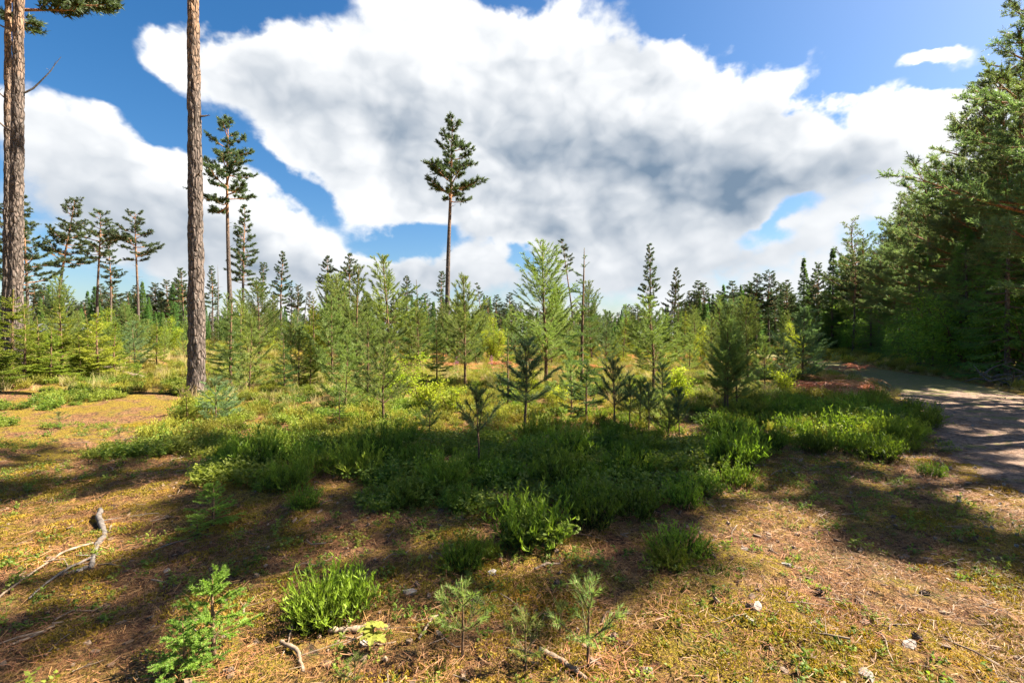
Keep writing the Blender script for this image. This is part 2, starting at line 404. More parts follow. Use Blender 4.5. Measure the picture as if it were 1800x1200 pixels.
def scatter(name, protos, P, rotz, scl, idx, label, cat, tiltv=None):
    """one uncountable cover: prototype plants instanced on points"""
    P = np.asarray(P, np.float32); n = len(P)
    me = bpy.data.meshes.new(name); me.vertices.add(n); me.vertices.foreach_set('co', P.ravel())
    rot = np.zeros((n, 3), np.float32); rot[:, 2] = rotz
    if tiltv is not None: rot[:, :2] = tiltv
    a = me.attributes.new('rot', 'FLOAT_VECTOR', 'POINT'); a.data.foreach_set('vector', rot.ravel())
    a = me.attributes.new('scl', 'FLOAT', 'POINT'); a.data.foreach_set('value', np.asarray(scl, np.float32))
    a = me.attributes.new('idx', 'INT', 'POINT'); a.data.foreach_set('value', np.asarray(idx, np.int32))
    c = bpy.data.collections.new(name + '_kinds')
    for i, pm in enumerate(protos): c.objects.link(bpy.data.objects.new('%s_kind_%d' % (name, i), pm))
    ng = bpy.data.node_groups.new(name, 'GeometryNodeTree')
    ng.interface.new_socket('Geometry', in_out='INPUT', socket_type='NodeSocketGeometry')
    ng.interface.new_socket('Geometry', in_out='OUTPUT', socket_type='NodeSocketGeometry')
    N, L = ng.nodes, ng.links
    gi, go = N.new('NodeGroupInput'), N.new('NodeGroupOutput')
    ci = N.new('GeometryNodeCollectionInfo'); ci.inputs['Collection'].default_value = c
    ci.inputs['Separate Children'].default_value = True; ci.inputs['Reset Children'].default_value = True
    ip = N.new('GeometryNodeInstanceOnPoints'); ip.inputs['Pick Instance'].default_value = True
    def na(nm, ty):
        q = N.new('GeometryNodeInputNamedAttribute'); q.data_type = ty; q.inputs['Name'].default_value = nm
        return [o_ for o_ in q.outputs if o_.enabled][0]
    er = N.new('FunctionNodeEulerToRotation')
    L.new(gi.outputs[0], ip.inputs['Points']); L.new(ci.outputs[0], ip.inputs['Instance'])
    L.new(na('idx', 'INT'), ip.inputs['Instance Index']); L.new(na('rot', 'FLOAT_VECTOR'), er.inputs[0])
    L.new(er.outputs[0], ip.inputs['Rotation']); L.new(na('scl', 'FLOAT'), ip.inputs['Scale'])
    L.new(ip.outputs[0], go.inputs[0])
    o = obj(name, me); md = o.modifiers.new('cover', 'NODES'); md.node_group = ng
    return tag(o, label, cat, None, 'stuff')

# ------------------------------------------------------------------ plant builders (each returns mesh data for the parts)
def trunk_mesh(name, H, r0, mat, lean=0., bend=.15, sides=10, seg=26, r=rng, top=.04, flare=.35, stubs=0, wob=1.):
    g = Geo(); z = np.linspace(0, 1, seg); ph = r.random(2) * 6.28
    P = np.stack([lean * z * H + wob * bend * np.sin(z * 3.1 + ph[0]) * z, wob * bend * np.sin(z * 2.6 + ph[1]) * z, z * H - .25 * (z == 0)], 1)
    rad = r0 * ((1 - z) ** .72 * (1 - top) + top) * (1 + flare * np.exp(-z * H / .35))
    tube(g, P, rad, sides, 0, z)
    if stubs:
        zz = r.uniform(.25, .72, stubs); a = r.random(stubs) * 6.28
        p0 = np.stack([np.interp(zz, z, P[:, 0]), np.interp(zz, z, P[:, 1]), zz * H], 1)
        l = r.uniform(.25, .9, stubs)[:, None]; d = unit(np.stack([np.cos(a), np.sin(a), r.uniform(-.1, .5, stubs)], 1))
        sticks(g, p0, p0 + d * l, r0 * .11, .006, 0, .15)
    return g.mesh(name, [mat]), P, z

def axis_at(P, z, t): return np.array([np.interp(t, z, P[:, k]) for k in range(3)])

def mature_pine(H=18., crown=.42, nb=24, wid=2.6, r0=.22, seed=0, near=False, lean=0., shape='cone', side=None, leaf=None, gap=0.):
    r = np.random.default_rng(seed)
    tm, P, z = trunk_mesh('pine_trunk', H, r0, MB['pine_bark'], lean, .35, 10 if not near else 16, 26, r, stubs=9)
    g = Geo(); S0, S1 = [], []; ns = 0
    for i in range(nb):
        q = (i + r.random()) / nb                       # 0 at the crown's foot, 1 at the top
        t = 1 - crown * (1 - q) ** .9
        if shape == 'cone': prof = (.50 + .50 * min(1, q * 4 + .25)) * (1 - q) ** .80 + .13
        else: prof = (.55 + .45 * math.sin(min(1., q * 1.25 + .1) * 3.0)) * (1.08 - q) ** .35
        az = i * 2.39996 + r.normal(0, .35); L = wid * prof * r.uniform(.65, 1.2)
        if r.random() < gap: L *= .3
        if side is not None: L *= 1 + .55 * math.cos(az - side)
        el = (-.22 + .85 * q) + r.normal(0, .16)
        p0 = axis_at(P, z, t); d = np.array([math.cos(az) * math.cos(el), math.sin(az) * math.cos(el), math.sin(el)])
        s = np.linspace(0, 1, 7)[:, None]
        curve = np.array([0, 0, 1.]) * (L * (.18 + .2 * (1 - q))) * (s ** 2.2) + r.normal(0, .05 * L, 3) * np.sin(s * 3.14)
        B = p0 + d * L * s + curve
        tube(g, B, np.linspace(.030 + .016 * L, .008, 7), 5, 0, .4)
        k = max(6, int(L * 6.5))
        for j in range(k):
            u = .28 + .72 * (j + r.random()) / k
            b0 = np.array([np.interp(u, s[:, 0], B[:, m]) for m in range(3)])
            sd_ = 1 if j % 2 else -1
            hd = math.atan2(d[1], d[0]) + sd_ * r.uniform(.35, 1.25)
            l2 = L * r.uniform(.16, .36) * (1.15 - .55 * u) + .16
            dd = unit(np.array([math.cos(hd), math.sin(hd), r.uniform(.05, .6)]))
            b1 = b0 + dd * l2
            sticks(g, b0[None], b1[None], .010, .005, 0, .4)
            kk = max(4, int(l2 * (15 if near else 14)) + 3)
            v = .25 + .75 * r.random(kk)[:, None]
            c = b0 + (b1 - b0) * v
            e = unit(dd * .9 + r.normal(0, .55, (kk, 3)) + np.array([0, 0, .55])) * r.uniform(.12, .26, kk)[:, None]
            S0.append(c); S1.append(c + e)
        S0.append(B[-1:]); S1.append(B[-1:] + unit(d + np.array([0, 0, .7])) * .25)
    tp = P[-1]; S0.append(tp[None] - [0, 0, .3]); S1.append(tp[None] + [0, 0, .25])
    S0, S1 = np.concatenate(S0), np.concatenate(S1)
    if near: brush(g, S0, S1, 18, .088, .020, 50, 1, 20, r=r)
    else: brush(g, S0, S1, 13, .16, .042, 50, 1, 20, r=r)
    return tm, g.mesh('pine_crown', [MB['branch'], leaf or (MB['pine_near'] if near else MB['pine'])]), len(S0)

def mature_spruce(H=14., wid=2.4, seed=0, base=.06, r0=.17, leaf=None, n=13, nl=.15, nw=.040):
    r = np.random.default_rng(seed)
    tm, P, z = trunk_mesh('spruce_trunk', H, r0, MB['spruce_bark'], 0, .1, 8, 16, r)
    g = Geo(); S0, S1 = [], []; zz = base * H
    while zz < H - .25:
        q = zz / H; L0 = wid * (1 - q) ** 1.0 + .04
        for b in range(r.integers(5, 8)):
            az = r.random() * 6.28; L = L0 * r.uniform(.65, 1.12); el = -.45 + .62 * q + r.normal(0, .08)
            s = np.linspace(0, 1, 6)[:, None]; d = np.array([math.cos(az) * math.cos(el), math.sin(az) * math.cos(el), math.sin(el)])
            B = np.array([0, 0, zz]) + d * L * s + np.array([0, 0, 1.]) * (.24 * L * s ** 2.5)
            tube(g, B, np.linspace(.022, .005, 6), 4, 0, .3)
            k = max(4, int(L * 6.5))
            for j in range(k):
                u = .18 + .82 * (j + r.random()) / k; b0 = np.array([np.interp(u, s[:, 0], B[:, m]) for m in range(3)])
                hd = az + (1 if j % 2 else -1) * r.uniform(.5, 1.1); l2 = L * .30 * (1.15 - u) + .13
                dd = np.array([math.cos(hd), math.sin(hd), -.35 + r.normal(0, .12)]); kk = max(2, int(l2 * 7))
                v0 = (np.arange(kk) / kk)[:, None]; S0.append(b0 + dd * l2 * v0); S1.append(b0 + dd * l2 * (v0 + 1. / kk))
            S0.append(B[-2:-1]); S1.append(B[-1:])
        zz += r.uniform(.24, .40) * (1.1 - .45 * q)
    S0.append(np.array([[0, 0, H - .6]])); S1.append(np.array([[0, 0, H]]))
    S0, S1 = np.concatenate(S0), np.concatenate(S1)
    brush(g, S0, S1, n, nl, nw, 52, 1, 18, r=r)
    return tm, g.mesh('spruce_crown', [MB['twig'], leaf or MB['spruce']]), len(S0)

def young_pine(H=3., seed=0, dens=300, nl=.062, nw=.0080, wid=.26, bare=.22, leaf=None, years=None, up=0.):
    """whorled sapling with bottle-brush shoots and a candle on top"""
    r = np.random.default_rng(seed)
    tm, P, z = trunk_mesh('sapling_trunk', H, .004 + .0105 * H, MB['young_bark'], r.normal(0, .012), .03 * H, 7, 14, r, top=.18, flare=.15)
    g = Geo(); S0, S1 = [], []; W0, W1 = [], []
    years = years or max(3, int(H / .34)); step = H * (1 - bare) / years
    zs = [H * bare + (i + .0) * step for i in range(years)]
    for i, zz in enumerate(zs):
        q = (i + .5) / years; age = years - i
        nbr = r.integers(4, 7) if H > .7 else r.integers(3, 5)
        a0 = r.random() * 6.28
        for b in range(nbr):
            az = a0 + b * 6.283 / nbr + r.normal(0, .25)
            L = min(wid * H * (.30 + 1.0 * (1 - q) ** .8) * (.55 + .45 * min(1., q * 4 + .35)), step * age * .95) * r.uniform(.6, 1.15) + .05
            el = R(18 + 45 * q + up) + r.normal(0, .12)
            s = np.linspace(0, 1, 6)[:, None]; d = np.array([math.cos(az) * math.cos(el), math.sin(az) * math.cos(el), math.sin(el)])
            p0 = axis_at(P, z, zz / H)
            B = p0 + d * L * s + np.array([0, 0, 1.]) * (.28 * L * s ** 2) * (1.1 - .5 * q)
            tube(g, B, np.linspace(.004 + .006 * L, .003, 6), 4, 0, .5)
            ny = max(1, min(age, int(L / (step * .55)) + 1))
            # needles on the outer part of the axis
            bare_u = max(0., 1 - 2.6 / max(ny, 1)) * .85
            us = np.linspace(bare_u, 1, 5)
            C = np.stack([np.interp(us, s[:, 0], B[:, m]) for m in range(3)], 1)
            S0.append(C[:-1]); S1.append(C[1:])
            for y in range(1, ny + 1):
                u = min(.97, y / (ny + .35)); b0 = np.array([np.interp(u, s[:, 0], B[:, m]) for m in range(3)])
                for sd_ in (-1, 1, 0):
                    if sd_ == 0 and r.random() < .6: continue
                    if r.random() < .12: continue
                    hd = az + sd_ * r.uniform(.45, .95); l2 = min(step * .9, L * .42 * (1.15 - .5 * u)) * r.uniform(.55, 1.1) + .03
                    dd = unit(np.array([math.cos(hd), math.sin(hd), math.tan(el) * .6 + .35 + r.normal(0, .15)])); b1 = b0 + dd * l2
                    W0.append(b0); W1.append(b1); v = .1 if u > .45 else .35
                    S0.append((b0 + (b1 - b0) * v)[None]); S1.append(b1[None])
                    if l2 > .16 and r.random() < .7:
                        for s2 in (-1, 1):
                            h3 = hd + s2 * r.uniform(.4, .8); c0 = b0 + (b1 - b0) * r.uniform(.4, .7); c1 = c0 + unit(np.array([math.cos(h3), math.sin(h3), .45])) * l2 * .5
                            W0.append(c0); W1.append(c1); S0.append(c0[None]); S1.append(c1[None])
    # bare dead twigs on the lower stem
    for zz in np.linspace(.08, max(.12, bare), max(1, int(bare * H / .22) + 1)) * H:
        for b in range(r.integers(2, 5)):
            az = r.random() * 6.28; l = H * r.uniform(.05, .14); p0 = axis_at(P, z, zz / H); d = np.array([math.cos(az), math.sin(az), r.uniform(-.1, .35)])
            p1 = p0 + d * l; sticks(g, [p0, p1], [p1, p1 + (d + r.normal(0, .4, 3)) * l * .4], .0012 + .0012 * H, .001, 0, .2)
    # leader and its ring of candles
    tp = P[-1]; k = 4
    lead = np.linspace(max(zs[-1] / H - .1, .3), 1, k + 1); A = np.stack([axis_at(P, z, t) for t in lead])
    S0.append(A[:-1]); S1.append(A[1:])
    for b in range(r.integers(4, 7)):
        az = r.random() * 6.28; el = R(r.uniform(42, 66)); l = step * r.uniform(.38, .62)
        c0 = axis_at(P, z, 1 - .62 * step / H); c1 = c0 + l * np.array([math.cos(az) * math.cos(el), math.sin(az) * math.cos(el), math.sin(el)])
        S0.append(c0[None]); S1.append(c1[None]); W0.append(c0); W1.append(c1)
    if W0: sticks(g, np.array(W0), np.array(W1), .0035, .002, 0, .5)
    S0, S1 = np.concatenate(S0), np.concatenate(S1)
    ln = np.linalg.norm(S1 - S0, axis=1)
    for lo, hi in ((0, .06), (.06, .12), (.12, .2), (.2, 5)):
        k = (ln >= lo) & (ln < hi)
        if k.any(): brush(g, S0[k], S1[k], max(5, int(dens * float(ln[k].mean()))), nl, nw, 44, 1, 13, r=r)
    return tm, g.mesh('sapling_crown', [MB['young_bark'], leaf or MB['ypine']])

def young_spruce(H=2.2, seed=0, wid=.30, dens=330, nl=.030, nw=.0105, leaf=None, base=.04, thin=1., droop=.0):
    r = np.random.default_rng(seed)
    tm, P, z = trunk_mesh('sapling_trunk', H, .008 + .011 * H, MB['young_bark'], r.normal(0, .01), .015 * H, 6, 10, r, top=.12, flare=.2)
    g = Geo(); S0, S1 = [], []; zz = base * H; st = max(.07, H * .055)
    while zz < H * .93:
        q = zz / H; L0 = wid * H * (1 - q) ** .8 * (.65 + .35 * min(1., q * 5 + .3)) + .03
        for b in range(max(2, int(r.integers(3, 6) * thin))):
            az = r.random() * 6.28; L = L0 * r.uniform(.6, 1.15); el = -.18 - droop + .95 * q + r.normal(0, .1)
            s = np.linspace(0, 1, 5)[:, None]; d = np.array([math.cos(az) * math.cos(el), math.sin(az) * math.cos(el), math.sin(el)])
            B = axis_at(P, z, q) + d * L * s + np.array([0, 0, 1.]) * (.16 * L * s ** 2.2 - droop * .3 * L * s)
            tube(g, B, np.linspace(.003 + .004 * L, .0018, 5), 3, 0, .4)
            us = np.linspace(.12, 1, 5); C = np.stack([np.interp(us, s[:, 0], B[:, m]) for m in range(3)], 1); S0.append(C[:-1]); S1.append(C[1:])
            k = max(2, int(L / .055 * thin))
            for j in range(k):
                u = .15 + .8 * (j + r.random()) / k; b0 = np.array([np.interp(u, s[:, 0], B[:, m]) for m in range(3)])
                hd = az + (1 if j % 2 else -1) * r.uniform(.6, 1.0); l2 = L * .42 * (1.1 - u) + .02
                dd = np.array([math.cos(hd), math.sin(hd), math.tan(el) * .7 - .08 - droop + r.normal(0, .1)]); b1 = b0 + dd * l2
                S0.append(b0[None]); S1.append(b1[None])
                if l2 > .11:
                    for s2 in (-1, 1):
                        c0 = b0 + dd * l2 * r.uniform(.35, .65); h3 = hd + s2 * .75
                        S0.append(c0[None]); S1.append((c0 + np.array([math.cos(h3), math.sin(h3), dd[2]]) * l2 * .4)[None])
        zz += st * r.uniform(.7, 1.3)
    S0.append(np.array([axis_at(P, z, .82), axis_at(P, z, .91)])); S1.append(np.array([axis_at(P, z, .91), axis_at(P, z, 1.)]))
    S0, S1 = np.concatenate(S0), np.concatenate(S1); ln = np.linalg.norm(S1 - S0, axis=1)
    for lo, hi in ((0, .05), (.05, .1), (.1, .18), (.18, 5)):
        k = (ln >= lo) & (ln < hi)
        if k.any(): brush(g, S0[k], S1[k], max(4, int(dens * float(ln[k].mean()))), nl, nw, 56, 1, 16, r=r)
    return tm, g.mesh('sapling_crown', [MB['young_bark'], leaf or MB['yspruce']])

def broadleaf(H=1.4, seed=0, stems=5, n=1500, L=.06, W=.04, leaf=None, wid=.5):
    r = np.random.default_rng(seed); gt, g = Geo(), Geo()
    P, D = [], []
    for s in range(stems):
        az = r.random() * 6.28; lean = r.uniform(.05, .5); h = H * r.uniform(.55, 1.)
        t = np.linspace(0, 1, 7)[:, None]; top = np.array([math.cos(az) * lean * wid * H, math.sin(az) * lean * wid * H, h])
        B = top * t + np.array([math.cos(az), math.sin(az), 0]) * .2 * wid * H * np.sin(t * 1.6) + r.normal(0, .015 * H, (7, 3)) * t
        tube(gt, B, np.linspace(.012 * H + .003, .003, 7), 5, 0, .3)
        for k in range(int(9)):
            u = r.uniform(.25, 1); b0 = np.array([np.interp(u, t[:, 0], B[:, m]) for m in range(3)])
            dd = unit(r.normal(size=3) * [1, 1, .4] + [0, 0, .45]); l = wid * H * r.uniform(.25, .6) * (1.2 - .6 * u)
            sticks(gt, b0[None], (b0 + dd * l)[None], .0045 * H + .001, .0015, 0, .4)
            m = n // (stems * 9); v = r.uniform(.2, 1.08, m)[:, None]
            P.append(b0 + dd * l * v + r.normal(0, .05 * H, (m, 3))); D.append(unit(dd * .6 + r.normal(0, .7, (m, 3)) + [0, 0, -.15]))
    leaves(g, np.concatenate(P), np.concatenate(D), L, W, 0, r=r, up=.9)
    return gt.mesh('shrub_stems', [MB['young_bark']]), g.mesh('shrub_leaves', [leaf or MB['leaf']], ())

def heather(seed=0, rad=.24, h=.30, stems=130, mat=None):
    """many upright wiry shoots with short side sprigs, tips lighter"""
    r = np.random.default_rng(seed); g = Geo(); M = stems
    a = r.random(M) * 6.28; rr = np.sqrt(r.random(M)); x0 = np.stack([np.cos(a) * rr, np.sin(a) * rr, np.zeros(M)], 1) * rad * .62
    hh = h * (.45 + .65 * r.random(M) ** 1.3) * (1.08 - .42 * rr ** 2)
    out = np.stack([np.cos(a), np.sin(a), np.zeros(M)], 1) * (rr * .40 * h)[:, None] + r.normal(0, .12 * h, (M, 3)) * [1, 1, 0]
    mid = x0 + out * .35 + np.stack([np.zeros(M), np.zeros(M), hh * .5], 1); tip = x0 + out + np.stack([np.zeros(M), np.zeros(M), hh], 1)
    sticks(g, x0 - [0, 0, .03], mid, .0028, .0024, 0, .05)
    sticks(g, mid, tip, .0026, .0010, 0, .75)
    k = 11; t = r.uniform(.28, 1, (M, k)); P = np.where((t < .5)[..., None], x0[:, None] + (mid - x0)[:, None] * (t * 2)[..., None], mid[:, None] + (tip - mid)[:, None] * (t * 2 - 1)[..., None])
    D = unit(r.normal(size=(M, k, 3)) * [.55, .55, .2] + np.array([0, 0, .9])); l = (h * r.uniform(.10, .26, (M, k)))[..., None] * (1.1 - .5 * t)[..., None]
    S = unit(np.cross(D, r.normal(size=(M, k, 3)))) * .0056
    V = np.stack([P - S * .5, P + S * .5, P + D * l * .55 + S, P + D * l], 2); q = M * k
    f = np.array([[0, 1, 2], [0, 2, 3]]); var = np.clip((t - .38) * 1.5 + r.normal(0, .14, (M, k)), 0, 1)
    g.add(V.reshape(-1, 3), f3=(np.arange(q)[:, None, None] * 4 + f).reshape(-1, 3), mat=0, var=np.repeat(var.ravel(), 4))
    return g.mesh('heather_shoots', [mat or MB['heather']], ())

def bilberry(seed=0, rad=.2, h=.17, stems=42, per=15, L=.026, W=.018):
    r = np.random.default_rng(seed); g = Geo(); M = stems; a = r.random(M) * 6.28; rr = np.sqrt(r.random(M)) * rad
    x0 = np.stack([np.cos(a) * rr, np.sin(a) * rr, np.full(M, -.01)], 1); tip = x0 + np.stack([r.normal(0, .3 * h, M), r.normal(0, .3 * h, M), h * r.uniform(.5, 1.1, M)], 1)
    sticks(g, x0, tip, .0016, .0009, 0, .2)
    t = r.uniform(.3, 1.03, (M, per)); P = x0[:, None] + (tip - x0)[:, None] * t[..., None] + r.normal(0, .12 * h, (M, per, 3)) * [1, 1, .4]
    leaves(g, P.reshape(-1, 3), r.normal(size=(M * per, 3)) * [1, 1, .35] + [0, 0, .25], L, W, 0, r=r, up=1.)
    return g.mesh('bilberry_leaves', [MB['bilberry']], ())

def grass(seed=0, n=70, h=.28, rad=.12, mat=None, w=.004):
    r = np.random.default_rng(seed); g = Geo(); a = r.random(n) * 6.28; rr = np.sqrt(r.random(n)) * rad
    b = np.stack([np.cos(a) * rr, np.sin(a) * rr, np.full(n, -.01)], 1); hh = h * r.uniform(.5, 1.15, n)
    lean = r.normal(0, .35, (n, 2)) * hh[:, None]; S = unit(np.stack([r.normal(size=n), r.normal(size=n), np.zeros(n)], 1)) * w * .5
    p1 = b + np.concatenate([lean * .35, (hh * .6)[:, None]], 1); p2 = b + np.concatenate([lean * 1.1, (hh * .97)[:, None]], 1)
    V = np.stack([b - S, b + S, p1 + S * .8, p1 - S * .8, p2], 1); o = np.arange(n)[:, None, None] * 5
    g.add(V.reshape(-1, 3), f3=(o + np.array([[0, 1, 2], [0, 2, 3], [3, 2, 4]])).reshape(-1, 3), mat=0, var=np.repeat(r.random(n), 5))
    return g.mesh('grass_blades', [mat or MB['straw']], ())

def bracken(seed=0, fronds=7, L=.55, mat=None, sag=.5):
    r = np.random.default_rng(seed); g = Geo()
    for f in range(fronds):
        az = f * 6.283 / fronds + r.normal(0, .4); l = L * r.uniform(.7, 1.15); t = np.linspace(0, 1, 12)
        rx = l * (.25 * t + .75 * t ** 1.3); zz = l * (.95 * t - sag * 1.1 * t ** 2.2) * r.uniform(.7, 1.05)
        B = np.stack([np.cos(az) * rx, np.sin(az) * rx, zz], 1); tube(g, B, np.linspace(.005, .0015, 12), 3, 0, .3)
        sdv = np.array([-math.sin(az), math.cos(az), 0]); fw = np.array([math.cos(az), math.sin(az), 0])
        for j in range(3, 12):
            pl = l * .34 * (1 - (j - 3) / 9.5) * r.uniform(.8, 1.1)
            for s in (-1, 1):
                d = unit(sdv * s + fw * .35 + [0, 0, -.15 + r.normal(0, .12)]); k = 7; u = np.linspace(.08, 1, k)[:, None]
                c = B[j] + d * pl * u
                for s2 in (-1, 1):
                    e = unit(np.cross(d, [0, 0, 1.]) * s2 + d * .5)
                    leaves(g, c, np.repeat(e[None], k, 0), pl * .22, pl * .09, 0, r=r, up=2.)
    return g.mesh('bracken_fronds', [mat or MB['fern']], ())

def needle_patch(seed=0, n=130, rad=.20):
    r = np.random.default_rng(seed); g = Geo(); a = r.random(n) * 6.28; rr = np.sqrt(r.random(n)) * rad
    c = np.stack([np.cos(a) * rr, np.sin(a) * rr, r.uniform(.002, .016, n)], 1); h = r.random(n) * 6.28; l = r.uniform(.012, .034, n)[:, None]
    d = np.stack([np.cos(h), np.sin(h), r.normal(0, .2, n)], 1) * l; s = np.stack([-np.sin(h), np.cos(h), r.normal(0, .5, n)], 1) * .0012
    V = np.stack([c - d - s, c - d + s, c + d + s * .6, c + d - s * .6], 1)
    g.add(V.reshape(-1, 3), f4=np.arange(n * 4).reshape(n, 4), mat=0, var=np.repeat(r.random(n), 4))
    return g.mesh('needle_patch', [MB['litter']], ())

def flake(seed=0, L=.05, W=.03, T=.008, mat=None):
    r = np.random.default_rng(seed); g = Geo(); k = 7; a = np.linspace(0, 6.283, k, endpoint=False) + r.normal(0, .15, k); q = r.uniform(.6, 1.1, k)
    top = np.stack([np.cos(a) * L * q, np.sin(a) * W * q, T + r.normal(0, T * .25, k)], 1); bot = top * [1.05, 1.05, 0] - [0, 0, .006]
    V = np.concatenate([top, bot, [[0, 0, T * 1.2]]]); i = np.arange(k); j = (i + 1) % k
    g.add(V, f3=np.stack([i, j, np.full(k, 2 * k)], 1), f4=np.stack([i + k, j + k, j, i], 1), mat=0, var=r.random())
    return g.mesh('flake', [mat or MB['chip']], ())

def moss_pad(seed=0, n=420, rad=.13):
    r = np.random.default_rng(seed); g = Geo(); a = r.random(n) * 6.28; rr = np.sqrt(r.random(n)); b = np.stack([np.cos(a) * rr * rad, np.sin(a) * rr * rad, .02 * (1 - rr ** 2) - .004], 1)
    leaves(g, b, r.normal(size=(n, 3)) * [.7, .7, .2] + [0, 0, .7], .016, .007, 0, r=r, up=.2)
    return g.mesh('moss_pad', [MB['moss']], ())

def stick_mesh(name, P, rad, mat, sides=8, rough=.12, seed=0, twigs=0):
    """a knobbly broken branch along P"""
    r = np.random.default_rng(seed); P = np.asarray(P, float); t = np.linspace(0, 1, len(P)); tt = np.linspace(0, 1, max(18, len(P) * 5))
    Q = np.stack([np.interp(tt, t, P[:, k]) for k in range(3)], 1); Q[1:-1] = (Q[:-2] + 2 * Q[1:-1] + Q[2:]) / 4
    rd = np.interp(tt, np.linspace(0, 1, len(rad)), rad) * (1 + r.normal(0, rough, len(tt)))
    Q[1:-1] += r.normal(0, 1, (len(tt) - 2, 3)) * rd[1:-1, None] * .18
    g = Geo(); tube(g, Q, rd, sides, 0, .3, cap=True)
    for _ in range(twigs):
        i = r.integers(4, len(Q) - 2); d = unit(r.normal(size=3) * [1, 1, .3] + [0, 0, .2]); sticks(g, Q[i][None], (Q[i] + d * r.uniform(.08, .3))[None], rd[i] * .3, .0015, 0, .3)
    return g.mesh(name, [mat])

# ------------------------------------------------------------------ ground and path
def graded(lo, hi, fine_lo, fine_hi, s, grow):
    c = list(np.arange(fine_lo, fine_hi, s)); a = c[-1]; st = s
    while a < hi: st *= grow; a += st; c.append(a)
    a = c[0]; st = s; pre = []
    while a > lo: st *= grow; a -= st; pre.append(a)
    return np.array(pre[::-1] + c)
def grid_faces(nx, ny):
    i = np.arange(ny - 1)[:, None] * nx; j = np.arange(nx - 1)[None]
    return np.stack([i + j, i + j + 1, i + nx + j + 1, i + nx + j], -1).reshape(-1, 4)
def micro(x, y):
    f = 1 - sst(np.hypot(x, y), 9, 22)
    return f * (.085 * fbm(x / .30, y / .30, 9, 3) - .085 * np.abs(fbm(x / .12, y / .12, 4, 2)) + .012)

def m_ground():
    m, T, b = principled('forest_floor'); tc = T.new('ShaderNodeTexCoord'); v = tc.outputs['Object']
    big = T.noise(v, .45, 5, .6); mid = T.noise(v, 2.2, 6, .62); fine = T.noise(v, 26., 6, .7); grain = T.noise(v, 95., 3, .65)
    c = T.mix(T.step(fine, .40, .60), rgb(.078, .034, .018), rgb(.29, .150, .062))
    c = T.mix(T.m('MULTIPLY', T.step(T.noise(v, 5.0, 5, .6), .48, .62), .5), c, rgb(.22, .092, .036))
    c = T.mix(T.m('MULTIPLY', T.step(grain, .57, .64), .5), c, rgb(.40, .27, .15))
    c = T.mix(T.m('MULTIPLY', T.step(T.noise(v, 60., 4, .6), .56, .63), .75), c, rgb(.045, .030, .022))
    c = T.mix(T.m('MULTIPLY', T.step(T.noise(v, 8.5, 7, .74), .52, .60), .88), c, rgb(.040, .027, .020))
    mossm = T.m('MULTIPLY', T.step(T.m('ADD', T.m('MULTIPLY', big, .6), T.m('MULTIPLY', mid, .55)), .505, .60), T.step(fine, .36, .54))
    moss = T.mix(T.step(grain, .42, .60), rgb(.085, .065, .008), rgb(.33, .235, .018))
    c = T.mix(T.m('MULTIPLY', mossm, .85), c, moss)
    green = T.m('MULTIPLY', T.step(T.noise(v, 1.3, 6, .65), .51, .62), T.step(T.noise(v, 38., 4, .6), .48, .57))
    c = T.mix(T.m('MULTIPLY', green, .5), c, rgb(.085, .125, .022))
    T.put(b.inputs['Base Color'], c); b.inputs['Roughness'].default_value = .95; b.inputs['Specular IOR Level'].default_value = .1
    bp = T.new('ShaderNodeBump'); bp.inputs['Strength'].default_value = 1.0; bp.inputs['Distance'].default_value = .055
    T.put(bp.inputs['Height'], T.m('ADD', T.m('MULTIPLY', fine, .8), T.m('MULTIPLY', grain, .35))); T.l.new(bp.outputs[0], b.inputs['Normal'])
    return m
def m_path():
    m, T, b = principled('sandy_path'); tc = T.new('ShaderNodeTexCoord'); v = tc.outputs['Object']
    fine = T.noise(v, 22., 6, .7); grain = T.noise(v, 90., 3, .6)
    c = T.mix(T.step(fine, .36, .64), rgb(.125, .078, .056), rgb(.31, .205, .142))
    c = T.mix(T.m('MULTIPLY', T.step(grain, .56, .66), .5), c, rgb(.37, .275, .195))
    c = T.mix(T.m('MULTIPLY', T.step(T.noise(v, 6.5, 6, .66), .49, .60), .80), c, rgb(.055, .042, .036))
    sx = T.new('ShaderNodeSeparateXYZ'); T.put(sx.inputs[0], v)
    gr = T.step(T.m('ADD', T.noise(v, 1.6, 6, .62), T.m('MULTIPLY', T.step(sx.outputs[1], 13., 15.5), .20)), .54, .62)
    c = T.mix(T.m('MULTIPLY', gr, T.step(T.noise(v, 30., 4, .6), .36, .56)), c, rgb(.13, .14, .032))
    T.put(b.inputs['Base Color'], c); b.inputs['Roughness'].default_value = .95; b.inputs['Specular IOR Level'].default_value = .1
    bp = T.new('ShaderNodeBump'); bp.inputs['Strength'].default_value = .8; bp.inputs['Distance'].default_value = .03
    T.put(bp.inputs['Height'], T.m('ADD', fine, T.m('MULTIPLY', grain, .3))); T.l.new(bp.outputs[0], b.inputs['Normal'])
    return m

xs = graded(-700, 700, -6.5, 9.0, .045, 1.05); ys = graded(-120, 900, 1.5, 8.5, .037, 1.033)
GX, GY = np.meshgrid(xs, ys)
g = Geo(); g.add(np.stack([GX, GY, hgt(GX, GY) + micro(GX, GY)], -1).reshape(-1, 3), f4=grid_faces(len(xs), len(ys)))
tag(obj('ground', g.mesh('ground', [m_ground()])), 'mossy forest floor with needle litter', None, None, 'structure')

